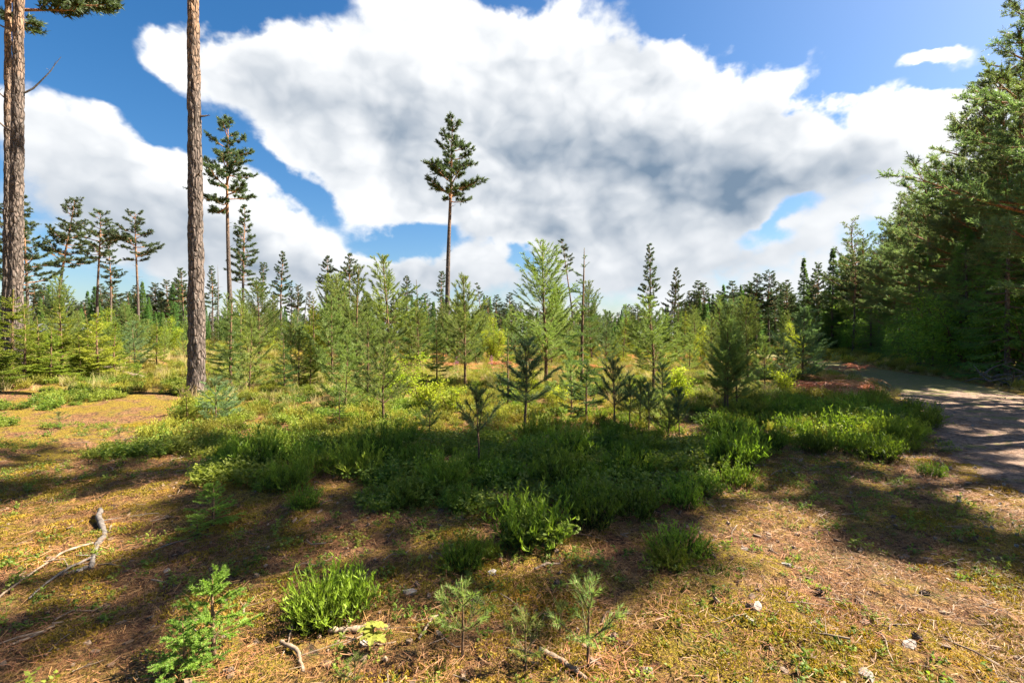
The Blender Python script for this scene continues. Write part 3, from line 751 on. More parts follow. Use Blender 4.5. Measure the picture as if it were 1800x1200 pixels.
def resample(P, step):
    d = np.concatenate([[0], np.cumsum(np.linalg.norm(np.diff(P, axis=0), axis=1))]); s = np.arange(0, d[-1], step)
    q = np.stack([np.interp(s, d, P[:, k]) for k in range(2)], 1)
    for _ in range(6): q[1:-1] = (q[:-2] + q[1:-1] * 2 + q[2:]) / 4
    return q
pc = resample(resample(PATH, 1.0), .15); tn = unit(np.gradient(pc, axis=0)); nrm = np.stack([tn[:, 1], -tn[:, 0]], 1)
na_ = 49; w = np.linspace(-1, 1, na_); half = 1.95 + .7 * fbm(pc[:, 0] * .5, pc[:, 1] * .5, 21)
PX = pc[:, 0, None] + nrm[:, 0, None] * half[:, None] * w; PY = pc[:, 1, None] + nrm[:, 1, None] * half[:, None] * w
edge = sst(np.abs(w), .62, 1.)[None] * np.ones_like(PX)
PZ = hgt(PX, PY) + micro(PX, PY) * .3 + .035 - .12 * edge + .05 * fbm(PX / .35, PY / .35, 31) * (.25 + edge) - .012 * np.exp(-((np.abs(w) - .42) / .16) ** 2)[None]
g = Geo(); g.add(np.stack([PX, PY, PZ], -1).reshape(-1, 3), f4=grid_faces(na_, len(pc))[:, ::-1])
tag(obj('path', g.mesh('path', [m_path()])), 'sandy forest path curving away beside the trees', None, None, 'structure')

# ------------------------------------------------------------------ prototypes
PV = []   # tall pines
for i, kw in enumerate([dict(crown=.38, nb=34, wid=2.2, shape='cone', gap=.12), dict(crown=.46, nb=36, wid=2.7, shape='round'), dict(crown=.42, nb=34, wid=2.3, shape='round', gap=.2),
                        dict(crown=.56, nb=42, wid=2.0, shape='cone'), dict(crown=.36, nb=28, wid=2.9, shape='round', gap=.15), dict(crown=.64, nb=46, wid=2.9, shape='cone')]):
    tm, cm, k = mature_pine(18., seed=20 + i, r0=.21, **kw); PV.append((tm, cm))
lone = mature_pine(18., .36, 34, 2.25, .22, 77, shape='cone', gap=.22)[:2]
split_pine = mature_pine(18., .38, 28, 2.6, .20, 83, shape='cone', gap=.2)[:2]
lean_pine = mature_pine(18., .30, 16, 1.4, .18, 91, shape='round', lean=-.10)[:2]
NP = []   # forest-edge pines, finer needles
for i, kw in enumerate([dict(crown=.80, nb=42, wid=3.8, shape='round'), dict(crown=.70, nb=38, wid=3.3, shape='round'), dict(crown=.74, nb=38, wid=2.9, shape='cone')]):
    NP.append(mature_pine(14.5, seed=50 + i, r0=.19, near=True, **kw)[:2])
over_pine = mature_pine(12.5, .78, 52, 2.9, .24, 68, near=True, shape='round', side=math.pi)[:2]
shade_pine = mature_pine(20., .44, 27, 2.9, .24, 66, near=False, shape='round', gap=.18)[:2]
SV = [mature_spruce(14., 2.5, 31)[:2], mature_spruce(14., 2.1, 32, .10)[:2], mature_spruce(13., 3.0, 33, .02)[:2]]
NS = mature_spruce(8., 2.3, 36, .0, .10, MB['spruce'], 22, .085, .014)[:2]
YP = [young_pine(4.6, 1, 230, wid=.25, bare=.16), young_pine(3.4, 2, 290, wid=.23, bare=.24), young_pine(3.0, 3, 320, wid=.27, bare=.14),
      young_pine(2.6, 4, 330, wid=.30, bare=.08), young_pine(3.6, 5, 280, wid=.21, bare=.12)]
YPB = [young_pine(2.7, 6, 300, wid=.34, bare=.05, leaf=MB['ypine_blue']), young_pine(1.9, 7, 330, wid=.34, bare=.06, leaf=MB['ypine_blue'])]
SP = [young_pine(1.5, 11, 380, .055, .0052, .21, .34, years=6, leaf=MB['ypine_shaded']), young_pine(1.2, 12, 420, .055, .0052, .23, .38, years=4, leaf=MB['ypine_shaded'], up=12),
      young_pine(1.0, 13, 440, .052, .0050, .22, .44, years=3, leaf=MB['ypine_shaded'], up=12), young_pine(1.6, 14, 360, .058, .0058, .30, .22, years=5),
      young_pine(.8, 15, 460, .05, .0050, .26, .3, years=3)]
SEED = [young_pine(.5, 16, 520, .040, .0034, .26, .36, years=2, leaf=MB['ypine']), young_pine(.45, 17, 460, .036, .0034, .30, .30, years=2, leaf=MB['ypine'])]
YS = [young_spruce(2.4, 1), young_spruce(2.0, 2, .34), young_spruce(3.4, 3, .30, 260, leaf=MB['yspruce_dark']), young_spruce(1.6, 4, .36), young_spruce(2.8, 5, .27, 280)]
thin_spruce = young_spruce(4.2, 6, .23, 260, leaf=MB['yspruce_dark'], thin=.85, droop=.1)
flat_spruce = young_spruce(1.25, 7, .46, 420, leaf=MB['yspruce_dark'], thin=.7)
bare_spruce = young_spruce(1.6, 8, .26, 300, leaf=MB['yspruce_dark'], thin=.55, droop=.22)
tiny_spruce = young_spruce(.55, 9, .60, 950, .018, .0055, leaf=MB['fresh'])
SH = [broadleaf(1.5, 1), broadleaf(1.2, 2, 6, 1400), broadleaf(1.0, 3, 5, 900, .055, .038)]
BU = [broadleaf(2.6, 5, 8, 5200, .075, .055, MB['bush'], .6), broadleaf(2.0, 6, 9, 4600, .07, .05, MB['bush'], .75), broadleaf(3.4, 7, 8, 6000, .08, .055, MB['bush'], .5)]
BT = broadleaf(4.0, 8, 7, 5200, .09, .06, MB['leaf'], .38)
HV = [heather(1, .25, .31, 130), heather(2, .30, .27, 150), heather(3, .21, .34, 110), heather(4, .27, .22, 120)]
HD = [heather(5, .24, .27, 110, MB['heather_sunlit']), heather(6, .28, .23, 110, MB['heather_sunlit']), heather(7, .22, .30, 90, MB['heather_sunlit']), HV[3]]
BV = [bilberry(1, L=.034, W=.024), bilberry(2, .17, .14, 34, 13, .032, .022), bilberry(3, .22, .20, 48, 13, .038, .026)]
sprig = bilberry(4, .07, .09, 7, 11, .022, .015)
GV = [grass(1), grass(2, 90, .34, .16), grass(3, 60, .22, .12, MB['ggrass'])]
FV = [bracken(1), bracken(2, 6, .45)]; DF = [bracken(3, 8, .55, MB['deadfern'], .8), bracken(4, 9, .45, MB['deadfern'], .9)]
NPATCH = [needle_patch(1), needle_patch(2), needle_patch(3, 60, .18)]
FL = [flake(1), flake(2, .035, .03, .012), flake(3, .06, .02, .006), flake(4, .025, .02, .02)]
ST = [flake(21, .03, .024, .022, MB['flake']), flake(22, .02, .018, .016, MB['flake'])]
MO = [moss_pad(1), moss_pad(2, 300, .10)]

def twig_proto(seed):
    r = np.random.default_rng(seed); g = Geo(); L = .20; p = np.array([[-L / 2, 0, .008], [-.03, r.normal(0, .012), .014], [.03, r.normal(0, .015), .010], [L / 2, r.normal(0, .02), .006]])
    tube(g, p, [.0040, .0036, .003, .0018], 5, 0, .3)
    for _ in range(3):
        i = r.integers(1, 3); sticks(g, p[i][None], (p[i] + [r.uniform(.02, .07), r.normal(0, .05), r.uniform(0, .02)])[None], .0018, .0008, 0, .3)
    return g.mesh('twig', [MB['stick']])
def cone_proto(seed):
    r = np.random.default_rng(seed); g = Geo(); t = np.linspace(0, 1, 7); tube(g, np.stack([(t - .5) * .055, 0 * t, .012 + 0 * t], 1), .014 * np.sin(t * 2.7 + .35) + .002, 8, 0, .3, cap=True)
    n = 60; u = r.random(n); a = r.random(n) * 6.28; rad = .014 * np.sin(u * 2.7 + .35); P = np.stack([(u - .5) * .055, np.cos(a) * rad, .012 + np.sin(a) * rad], 1)
    leaves(g, P, np.stack([-.5 + 0 * u, np.cos(a), np.sin(a)], 1), .011, .010, 0, r=r)
    return g.mesh('pine_cone', [MB['twig']])
TW = [twig_proto(i) for i in range(4)]; CO = [cone_proto(1), cone_proto(2)]

# ------------------------------------------------------------------ tall pines on the clearing
def tall(parts, H0, px, d, top, label, group=None, rz=0., tilt=(0, 0), name='scots_pine', cat='pine tree', fat=1.):
    x, y, z = place(px, d); s = height_for(top, d, z) / H0
    return thing(name, [('trunk', parts[0]), ('crown', parts[1])], (x, y, z - .05), rz, (s * fat, s * fat, s), label, cat, group, tilt)

def big_trunk(seed, H, r0, lean=(0, 0)):
    """near pine trunk with plated bark in the geometry"""
    r = np.random.default_rng(seed); n, sd_ = 520, 60; z = np.linspace(0, 1, n)[:, None]; th = np.linspace(0, 2 * np.pi, sd_, endpoint=False)[None]
    rad = r0 * ((1 - z) ** .75 * .8 + .2) * (1 + (.42 + .10 * np.sin(th * 5 + 2 * seed)) * np.exp(-z * H / .34) + .05 * np.sin(th * 3 + seed) * np.exp(-z * H / .5))
    u = th / (2 * np.pi) * 15; zz = z * H
    def per(a, s, k, o):   # seamless round the trunk
        f = th / (2 * np.pi); return (1 - f) * fbm(a + 0 * zz, zz * k, s, o) + f * fbm(a - 15 * (a[0, 1] - a[0, 0]) / (u[0, 1] - u[0, 0]) + 0 * zz, zz * k, s, o)
    n1 = per(u, seed, 2.6, 3); n2 = per(u * 2.3, seed + 5, 9., 3)
    plate = np.abs(n1) * 2
    amp = .075 * (1 - .75 * z) + .008
    rad = rad + amp * (np.clip(plate, 0, .45) - .2) + .012 * n2
    cx = lean[0] * zz + .10 * np.sin(z * 3 + seed) * z; cyy = lean[1] * zz
    V = np.stack([cx + rad * np.cos(th), cyy + rad * np.sin(th), zz - .3 + 0 * th], -1)
    i = np.arange(n - 1)[:, None] * sd_; j = np.arange(sd_)[None]; k = (j + 1) % sd_
    g = Geo(); g.add(V.reshape(-1, 3), f4=np.stack([i + j, i + k, i + sd_ + k, i + sd_ + j], -1).reshape(-1, 4), var=np.repeat(z[:, 0], sd_))
    return g.mesh('old_pine_trunk', [MB['near_bark']])

def near_pine(px, base, H, r0, seed, label, dead=(), lean=(0, 0), d=None, crownparts=None, cz=None):
    x, y = at(px, base)
    if d: x, y = place(px, d)[:2]
    z = hz(x, y)
    e = thing('scots_pine', [('trunk', big_trunk(seed, H, r0, lean))], (x, y, z), 0, 1., label, 'pine tree')
    if crownparts is not None:
        c = obj('crown', crownparts, e); c.location = (lean[0] * H, lean[1] * H, H - cz)
    for (h, az, l, up, mat) in dead:
        g = Geo(); dd = np.array([math.cos(az), math.sin(az), 0]); t = np.linspace(0, 1, 8)[:, None]
        P = np.array([lean[0] * h, lean[1] * h, h - .3]) + dd * r0 * .5 + dd * l * t + np.array([0, 0, up * l]) * t ** 1.4 + np.random.default_rng(seed).normal(0, .03 * l, (8, 3)) * t
        tube(g, P, np.linspace(.030, .006, 8), 6, 0, .3)
        sticks(g, P[4:7], P[4:7] + np.array([[.1, .05, .16], [-.12, 0, .1], [.1, -.05, .12]]) * l, .009, .003, 0, .3)
        obj('dead_branch', g.mesh('dead_branch', [MB[mat]]), e)
    return e

_, crown_a, _ = mature_pine(17., .36, 24, 2.6, .2, 201, shape='round')
_, crown_b, _ = mature_pine(17., .40, 24, 2.5, .2, 202, shape='round')
near_pine(345, 696, 18., .195, 3, 'tall straight pine trunk with plated bark standing alone on the near slope', crownparts=crown_a, cz=17., d=12.3, lean=(.004, 0),
          dead=((7.4, .2, .22, .2, 'twig'), (8.6, 2.8, .2, .3, 'twig'), (5.9, -.6, .12, .3, 'twig')))
near_pine(24, 648, 20., .178, 7, 'thick pine trunk rising out of spruce saplings at the edge of the picture', lean=(.020, 0), d=14.0, crownparts=crown_b, cz=17.,
          dead=((8.3, .3, 1.0, 1.2, 'grey'), (7.2, 3.0, 1.1, .9, 'twig'), (10.1, 3.2, 1.2, .6, 'twig')))
near_pine(12, 648, 18.6, .14, 9, 'slimmer dark pine trunk just behind the thick trunk at the edge', lean=(.020, 0), d=16.2, crownparts=crown_a, cz=17.9,
          dead=((9.2, 2.9, .8, .9, 'twig'),))

tall(lone, 18., 787, 42, 208, 'lone tall pine with bare trunk and ragged crown in mid-clearing', rz=.6)
tall(split_pine, 18., 406, 38, 212, 'tall orange-trunked pine with long side branch behind the straight trunk', rz=2.2)
tall(PV[3], 18., 428, 45, 362, 'full-crowned pine right behind the orange-trunked pine', rz=1.)
tall(PV[2], 18., 461, 56, 462, 'slender pine third from the straight near trunk', rz=3.)
tall(PV[3], 18., 495, 58, 443, 'narrow dark pine standing free above the saplings left of centre', rz=.2)
tall(PV[0], 18., 575, 66, 450, 'thin-crowned pine above the young pines, first of two', rz=4.)
tall(PV[4], 18., 613, 66, 448, 'thin-crowned pine above the young pines, second of two', rz=1.7)
tall(PV[1], 18., 94, 45, 348, 'leaning pine with orange trunk near the edge thick trunk', rz=.4, tilt=(0, .10))
tall(PV[4], 18., 171, 50, 372, 'straight pine between the leaning pine and its shorter neighbour', rz=2.8)
tall(PV[2], 18., 194, 52, 425, 'shorter pine with low hanging crown in the row of four', rz=5.1)
tall(PV[4], 18., 243, 50, 375, 'round-topped pine at the inner end of the row of four', rz=.9)
tall(PV[5], 18., 48, 40, 345, 'bushy pine partly hidden by the thick edge trunk', rz=1.3)
tall(PV[2], 18., 6, 44, 360, 'pine crown cut by the picture edge behind the thick trunk', rz=4.)
tall(PV[1], 18., 322, 62, 474, 'small pine just left of the straight near trunk', rz=3.3)
tall(PV[3], 18., 373, 62, 468, 'pale pine just right of the straight near trunk', rz=2.)
tall(PV[3], 18., 512, 70, 500, 'dark pine in the small far group, first', 'far pine group left of centre', rz=2.)
tall(PV[5], 18., 480, 72, 515, 'bushy pine low in the small far group', 'far pine group left of centre', rz=2.6)
tall(PV[1], 18., 523, 70, 501, 'dark pine in the small far group, second', 'far pine group left of centre', rz=1.)
tall(PV[2], 18., 545, 72, 513, 'dark pine in the small far group, third', 'far pine group left of centre', rz=5.)
tall(lean_pine, 18., 1012, 52, 420, 'bent pine with small crown behind the tallest young pine', rz=0.)
tall(PV[3], 18., 1143, 42, 430, 'narrow tall pine crown right of the thin spruce', rz=.7, tilt=(0, -.02), fat=.9)
tall(PV[5], 18., 1186, 48, 472, 'dark pine with full crown beside the narrow tall pine', rz=3.1, fat=.85)
tall(PV[0], 18., 715, 68, 486, 'thin pine above the treeline left of the lone pine', rz=1.1)
tall(PV[2], 18., 775, 75, 478, 'pine top close behind the lone pine', rz=2.1)
tall(lean_pine, 18., 852, 75, 497, 'small bent pine right of the lone pine', rz=.3)
tall(PV[5], 18., 858, 78, 520, 'low bushy pine below the small bent pine', rz=.3)
tall(PV[5], 18., 1290, 58, 494, 'dark dense pine at the head of the right treeline', rz=.3, fat=1.35)
tall(PV[5], 18., 1330, 50, 482, 'twin pine with broad crown, first of the pair', 'pair of pines at the right treeline', rz=2., fat=1.25)
tall(PV[1], 18., 1352, 50, 479, 'twin pine with layered crown, second of the pair', 'pair of pines at the right treeline', rz=4.2, fat=1.25)
tall(SV[1], 14., 1412, 56, 450, 'pointed spruce right of the twin pines', None, 1., name='spruce', cat='spruce tree')
tall(PV[5], 18., 1262, 62, 512, 'rounded pine left of the dark dense pine at the treeline', rz=2.3, fat=1.5)
tall(PV[5], 18., 1310, 66, 500, 'broad pine filling the gap behind the twin pines', rz=5.3, fat=1.5)
tall(PV[5], 18., 1385, 60, 500, 'broad pine between the twin pines and the pointed spruce', rz=.9, fat=1.4)
tall(PV[5], 18., 1440, 52, 462, 'pine with open crown beside the pointed spruces', rz=1.)
tall(SV[1], 14., 1463, 48, 432, 'taller pointed spruce at the bend of the treeline', None, 2., name='spruce', cat='spruce tree')
tall(PV[5], 18., 1428, 60, 480, 'pine standing behind the pointed spruces', rz=3.)
tall(PV[1], 18., 1500, 44, 445, 'pine with reddish trunk at the treeline by the path end', rz=.5)

# dead snags
def snag(px, d, top, label, seed):
    x, y, z = place(px, d); H = height_for(top, d, z); tm, P, zz = trunk_mesh('snag', H, .10, MB['grey'], 0., .3, 6, 14, np.random.default_rng(seed), stubs=16)
    o = obj('dead_tree', tm); o.location = (x, y, z); return tag(o, label, 'dead tree')
snag(383, 60, 465, 'bare dead tree beside the pale pine', 4); snag(535, 64, 508, 'bare grey dead tree in the small far group', 5)

# ------------------------------------------------------------------ far treeline
r = np.random.default_rng(99)
def far_wood():
    zones = [(-60, 330, 66, 95, (492, 545), 'tree of the dense dark wood behind the four pines', 'far wood on the left'),
             (330, 620, 90, 120, (535, 562), 'tree of the far wood behind the small pine group', 'far wood left of centre'),
             (620, 900, 85, 115, (515, 555), 'tree of the far wood behind the lone pine', 'far wood in the centre'),
             (900, 1240, 85, 115, (530, 556), 'dark tree of the far wood behind the thin spruce', 'far wood right of centre'),
             (1200, 1480, 58, 85, (492, 540), 'dark tree of the far wood behind the twin pines', 'far wood at the right treeline')]
    for (a, b, d0, d1, tp, lab, grp) in zones:
        n = int((b - a) / 4.9)
        for i in range(n):
            px = a + (b - a) * (i + r.random()) / n; d = r.uniform(d0, d1); k = r.random()
            top = r.uniform(*tp)
            hw = ('shorter ', 'middling ', 'taller ')[min(2, int(3 * (tp[1] - top) / (tp[1] - tp[0] + 1e-6)))]; lb = hw + ('pine' if k < .55 else 'spruce') + ' of the ' + lab.split('of the ')[1]
            if k < .55: tall(PV[5] if k < .4 else PV[3], 18., px, d, top, lb, grp, r.random() * 6.28, name='far_pine', fat=r.uniform(1.2, 1.7))
            else: tall(SV[r.integers(0, 3)], 14., px, d, top, lb, grp, r.random() * 6.28, name='far_spruce', cat='spruce tree', fat=r.uniform(.8, 1.15))
        for i in range(n // 3):   # lower growth in front closes the foot of the wood
            px = a + (b - a) * r.random(); d = d0 - r.uniform(1, 9); x, y, z = place(px, d)
            pr = SV[r.integers(0, 3)]; s = r.uniform(.22, .38)
            thing('far_young_spruce', [('trunk', pr[0]), ('crown', pr[1])], (x, y, z), r.random() * 6.28, (s * 1.3, s * 1.3, s), 'low young conifer at the foot of the ' + lab.split('of the ')[1], 'young conifer', grp + ' edge')
far_wood()

# ------------------------------------------------------------------ forest along the path on the right
def edge_x(y): return np.interp(y, [-8, 4, 12, 20, 26, 40, 62], [13.5, 14.5, 17.5, 20.5, 23.5, 31, 41.])
def forest():
    y = 17.5; i = 0
    while y < 64:
        for row in range(4):
            x = edge_x(y) + row * 3.3 + r.normal(0, .6) + (.6 if row == 0 else 0); yy = y + r.normal(0, .7) + .2 * row
            if yy < 34 and row > 1: continue
            if x / yy > 1.30 and row > 0 and x / yy > 1.5: continue
            H = r.uniform(10.5, 12.8) + row * .5; z = hz(x, yy); k = r.random()
            where = 'near the path' if yy < 27 else ('midway along the edge' if yy < 42 else 'at the far end')
            rowl = ('front of the forest', 'second row of the forest', 'inner rows of the forest', 'inner rows of the forest')[row]
            if k < (.85 if yy < 34 and row < 2 else .6):
                pr = NP[r.integers(0, 3)]; s = H / 14.5
                thing('forest_pine', [('trunk', pr[0]), ('crown', pr[1])], (x, yy, z), r.random() * 6.28, s, 'dense pine in the %s, %s' % (rowl, where), 'pine tree', 'pines in the %s %s' % (rowl, where))
            else:
                pr = SV[r.integers(0, 3)]; s = H * 1.05 / 14.
                thing('forest_spruce', [('trunk', pr[0]), ('crown', pr[1])], (x, yy, z), r.random() * 6.28, (s * 1.1, s * 1.1, s), 'dark spruce in the %s %s' % (rowl, where), 'spruce tree', 'spruces in the %s %s' % (rowl, where))
        y += r.uniform(2.1, 2.8) * (1 + .010 * y)
    # shrubs and young spruce along the foot of the forest
    for k in range(46):
        yy = 17.0 + 44 * (k + r.random()) / 46; x = edge_x(yy) - r.uniform(.2, 2.1); z = hz(x, yy)
        where = 'near the path' if yy < 27 else ('midway along the edge' if yy < 42 else 'at the far end')
        if r.random() < .6:
            pr = BU[r.integers(0, 3)]; s = r.uniform(.8, 1.5)
            thing('forest_bush', [('stems', pr[0]), ('foliage', pr[1])], (x, yy, z), r.random() * 6.28, s, 'dark leafy bush at the foot of the trees ' + where, 'bush', 'bushes ' + where)
        else:
            s = r.uniform(.4, .95)
            thing('edge_spruce', [('trunk', NS[0]), ('crown', NS[1])], (x + .4, yy, z), r.random() * 6.28, s, 'low dense spruce at the foot of the trees ' + where, 'spruce tree', 'low spruces ' + where)
forest()
for (px, d, H) in ((1772, 17.2, 7.5), (1735, 20.5, 6.), (1690, 22., 5.0), (1640, 22.5, 2.6), (1830, 18.5, 8.)):
    x, y, z = place(px, d)
    thing('edge_spruce', [('trunk', NS[0]), ('crown', NS[1])], (x, y, z), px * .7, H / 8., {1772: 'deep green spruce wall beside the brush pile', 1735: 'deep green spruce left of the spruce wall', 1690: 'shorter green spruce at the path side',
          1640: 'lowest rounded green spruce at the inside of the path bend', 1830: 'deep green spruce cut by the right picture edge'}[px], 'spruce tree')
for k, (px, d, top, pr, lab) in enumerate(((1862, 17.5, -70, 0, 'towering pine at the right picture edge behind the overhanging pine'), (1812, 20.5, 25, 1, 'tall forest-edge pine second from the right picture edge'), (1752, 22.5, 120, 0, 'forest-edge pine third from the right picture edge'),
        (1700, 25.5, 195, 2, 'forest-edge pine with its top below the small cloud'), (1648, 29., 280, 0, 'forest-edge pine midway down the sloping treetop line'), (1600, 33.5, 355, 1, 'forest-edge pine low on the sloping treetop line'), (1560, 38., 410, 2, 'last forest-edge pine at the foot of the sloping treetop line'))):
    tall(NP[pr], 14.5, px - 12, d, top, lab, None, k * 1.9, name='forest_pine', fat=.95)
# the overhanging pine and the trees beyond the picture that shade the foreground
def free(name, parts, x, y, s, label, cat, rz=0.):
    return thing(name, [('trunk', parts[0]), ('crown', parts[1])], (x, y, hz(x, y) - .05), rz, s, label, cat)
free('overhanging_pine', over_pine, 15.7, 12.3, 1.04, 'big pine reaching its crooked orange branches over the path', 'pine tree', .2)
for (x, y, s, rz) in ((13.6, 8.3, .95, .3), (13.0, 8.5, 1.13, 2.), (17.6, 7.6, 1.0, 4.), (21.2, 12.9, .95, 5.2), (19.4, 11.2, .85, 1.4)):
    thing('forest_pine', [('trunk', shade_pine[0]), ('crown', shade_pine[1])], (x, y, hz(x, y)), rz, s, 'tall pine beyond the right picture edge whose shadow falls across the foreground', 'pine tree', 'pines beside the photographer')

# ------------------------------------------------------------------ saplings on the clearing
def sap(parts, H0, px, base, top, label, name='young_pine', cat='young pine', rz=None, group=None, wide=1.):
    x, y = at(px, base); z = hz(x, y); s = (base - top) / F * y / H0
    return thing(name, [('trunk', parts[0]), ('crown', parts[1])], (x, y, z - .01), (px * .37) if rz is None else rz, (s * wide, s * wide, s), label, cat, group)
SPR = dict(name='young_spruce', cat='young spruce')
sap(YP[0], 4.6, 960, 673, 427, 'tallest bushy young pine in the middle of the clearing', wide=1.15)
sap(thin_spruce, 4.2, 1023, 684, 436, 'tall thin young spruce with bare spire beside the tallest young pine', **SPR)
sap(flat_spruce, 1.25, 1031, 747, 632, 'small spruce with flat spreading branches in front of the thin spruce', **SPR)
sap(SP[0], 1.5, 922, 762, 598, 'slim pine sapling with bare stem in front of the tallest young pine', wide=1.2)
sap(SP[1], 1.2, 1080, 760, 630, 'dark little pine with tufts at its top right of the flat spruce')
sap(SP[3], 1.6, 1004, 732, 618, 'pale green pine sapling just left of the flat spruce')
sap(bare_spruce, 1.6, 893, 716, 588, 'drooping half-bare spruce sapling left of the slim pine', **SPR)
sap(SP[2], 1.0, 842, 818, 678, 'single-tufted pine sapling standing in the front heather')
sap(SP[4], .8, 755, 768, 702, 'tiny pine sapling left of the single-tufted one')
sap(SP[3], 1.6, 674, 742, 585, 'bushy pine sapling in front of the yellow-green shrub')
sap(YP[4], 3.6, 628, 672, 470, 'slender young pine left of the yellow-green shrub')
sap(YP[1], 3.4, 682, 655, 448, 'tall young pine with long candle above the yellow-green shrub')
sap(YP[1], 3.4, 817, 688, 484, 'young pine with clear bare stem right of the lone pine', rz=2.2)
sap(YS[2], 3.4, 767, 684, 560, 'dark young spruce below the lone pine', **SPR)
sap(YP[2], 3., 734, 652, 528, 'rounded young pine behind the yellow-green shrub')
sap(YP[3], 2.6, 607, 718, 590, 'broad pine sapling at the left end of the front saplings')
sap(YP[2], 3., 645, 700, 545, 'leaning young pine between two slender ones')
sap(YP[1], 3.4, 1148, 694, 520, 'open young pine with bare stem right of the dark little pine', wide=1.35, rz=1.)
sap(YP[4], 3.6, 1275, 722, 540, 'first of two close pine stems left of the path mound', wide=.9)
sap(YP[1], 3.4, 1280, 724, 560, 'second of two close pine stems left of the path mound', wide=.9, rz=4.)
sap(YP[2], 3., 1296, 719, 575, 'young pine with thicker stem beside the two close stems')
sap(YP[0], 4.6, 1315, 676, 522, 'tall young pine with upright candles behind the two close stems')
sap(YPB[0], 2.7, 1411, 668, 540, 'dense blue-green young pine near the brown bracken', wide=1.15)
sap(YPB[1], 1.9, 1378, 672, 585, 'smaller blue-green pine beside the dense blue-green one')
sap(YP[3], 2.6, 1345, 690, 590, 'pale bushy pine left of the blue-green pines')
sap(YP[4], 3.6, 1252, 650, 552, 'thin pine with tufted tip right of the open young pine')
sap(YP[3], 2.6, 1212, 655, 575, 'soft pale pine behind the open young pine')
for i, (px, b, t) in enumerate(((1107, 748, 660), (1125, 752, 664), (1141, 760, 672), (1165, 722, 640), (1195, 772, 682), (1175, 775, 700), (1162, 752, 690))):
    sap(SP[(0, 4, 2, 0, 1, 4, 4)[i]], (1.5, .8, 1., 1.5, 1.2, .8, .8)[i], px, b, t, 'little pine sapling %s in the row right of the dark tufted one' % ('first', 'second', 'third', 'fourth', 'last', 'shortest front', 'shortest rear')[i], group='row of little pine saplings')
sap(YPB[1], 1.9, 378, 742, 662, 'blue-green pine sapling at the foot of the straight near trunk', wide=1.25)
sap(YPB[1], 1.9, 398, 736, 668, 'second blue-green pine sapling beside the straight near trunk', rz=2., wide=1.2)
sap(YS[3], 1.6, 328, 742, 676, 'yellow-green spruce sapling in front of the straight near trunk', wide=1.2, **SPR)
sap(YS[2], 3.4, 405, 682, 516, 'dark green spruce just right of the straight near trunk', wide=1.25, **SPR)
sap(YS[4], 2.8, 424, 676, 540, 'green spruce behind the dark spruce by the trunk', **SPR)
sap(YP[3], 2.6, 438, 688, 560, 'pale feathery pine right of the dark spruce', wide=1.1)
sap(YS[2], 3.4, 500, 690, 585, 'dark sapling clump left of centre', **SPR)
sap(YP[3], 2.6, 525, 682, 575, 'pine beside the dark sapling clump')
sap(YS[0], 2.4, 545, 684, 600, 'spruce sapling right of the dark sapling clump', **SPR)
sap(YP[2], 3., 585, 684, 520, 'young pine at the left flank of the central thicket')
sap(YS[0], 2.4, 22, 664, 508, 'sunlit spruce sapling in front of the thick edge trunk', wide=1.4, **SPR)
sap(YS[1], 2., -25, 690, 560, 'spruce sapling spreading in from the left picture edge', wide=1.4, **SPR)
sap(YS[1], 2., 108, 656, 534, 'first yellow-green spruce in the sunlit row on the left', wide=1.25, **SPR)
sap(YS[3], 1.6, 172, 662, 548, 'second yellow-green spruce in the sunlit row on the left', wide=1.2, **SPR)
sap(YS[0], 2.4, 66, 660, 556, 'spruce between the thick edge trunk and the sunlit row', wide=1.3, **SPR)
sap(YS[1], 2., 140, 664, 580, 'low spruce in the middle of the sunlit row', wide=1.2, **SPR)
sap(YS[4], 2.8, 42, 668, 540, 'slim sunlit spruce just right of the thick edge trunk', wide=1.5, **SPR)
sap(YS[0], 2.4, 88, 670, 575, 'low bushy spruce in front of the first yellow-green one', wide=1.5, **SPR)
sap(YS[1], 2., 200, 660, 565, 'spruce closing the right end of the sunlit row', wide=1.4, **SPR)
sap(YS[3], 1.6, -5, 680, 600, 'low spruce spreading at the very left edge', wide=1.5, **SPR)
sap(YS[0], 2.4, 152, 654, 555, 'full yellow-green spruce behind the low one in the row', wide=1.4, **SPR)
sap(YPB[0], 2.7, 236, 646, 566, 'blue-green pine right of the sunlit spruce row', wide=1.2)
sap(YS[0], 2.4, 275, 646, 560, 'upright spruce right of the blue-green pine on the left', **SPR)
sap(YS[3], 1.6, 243, 672, 634, 'tiny spruce beside the fallen log', **SPR)
sap(SEED[0], .5, 103, 748, 722, 'tiny pine seedling on the bare sunlit ground', wide=1.5)
sap(bare_spruce, 1.6, 596, 752, 676, 'dark drooping spruce at the edge of the shade', **SPR)
sap(YS[3], 1.6, 602, 838, 806, 'tiny spruce in the shaded heather', wide=1.4, **SPR)
# foreground seedlings
sap(tiny_spruce, .55, 372, 1170, 1010, 'bright green spruce seedling with dark stem in the bottom corner', wide=1.1, **SPR)
sap(tiny_spruce, .55, 320, 1195, 1090, 'low spreading spruce seedling beside the bottom corner one', wide=1.4, rz=1.2, **SPR)
sap(tiny_spruce, .55, 372, 925, 848, 'light green spruce seedling in the shade above the dead branch', wide=1.3, rz=2.5, **SPR)
sap(tiny_spruce, .55, 345, 945, 905, 'low spruce sprig below the light green seedling', wide=1.7, rz=.5, **SPR)
sap(SEED[0], .5, 812, 1158, 1022, 'grey-stemmed pine seedling at the bottom centre')
sap(SEED[1], .45, 925, 1185, 1075, 'pine seedling right of the grey-stemmed one')
sap(SEED[1], .45, 1035, 1172, 1018, 'tallest faint pine seedling at the bottom', rz=2.)
sap(SEED[0], .5, 985, 1120, 1055, 'small pine seedling behind the tallest faint one', rz=4.)
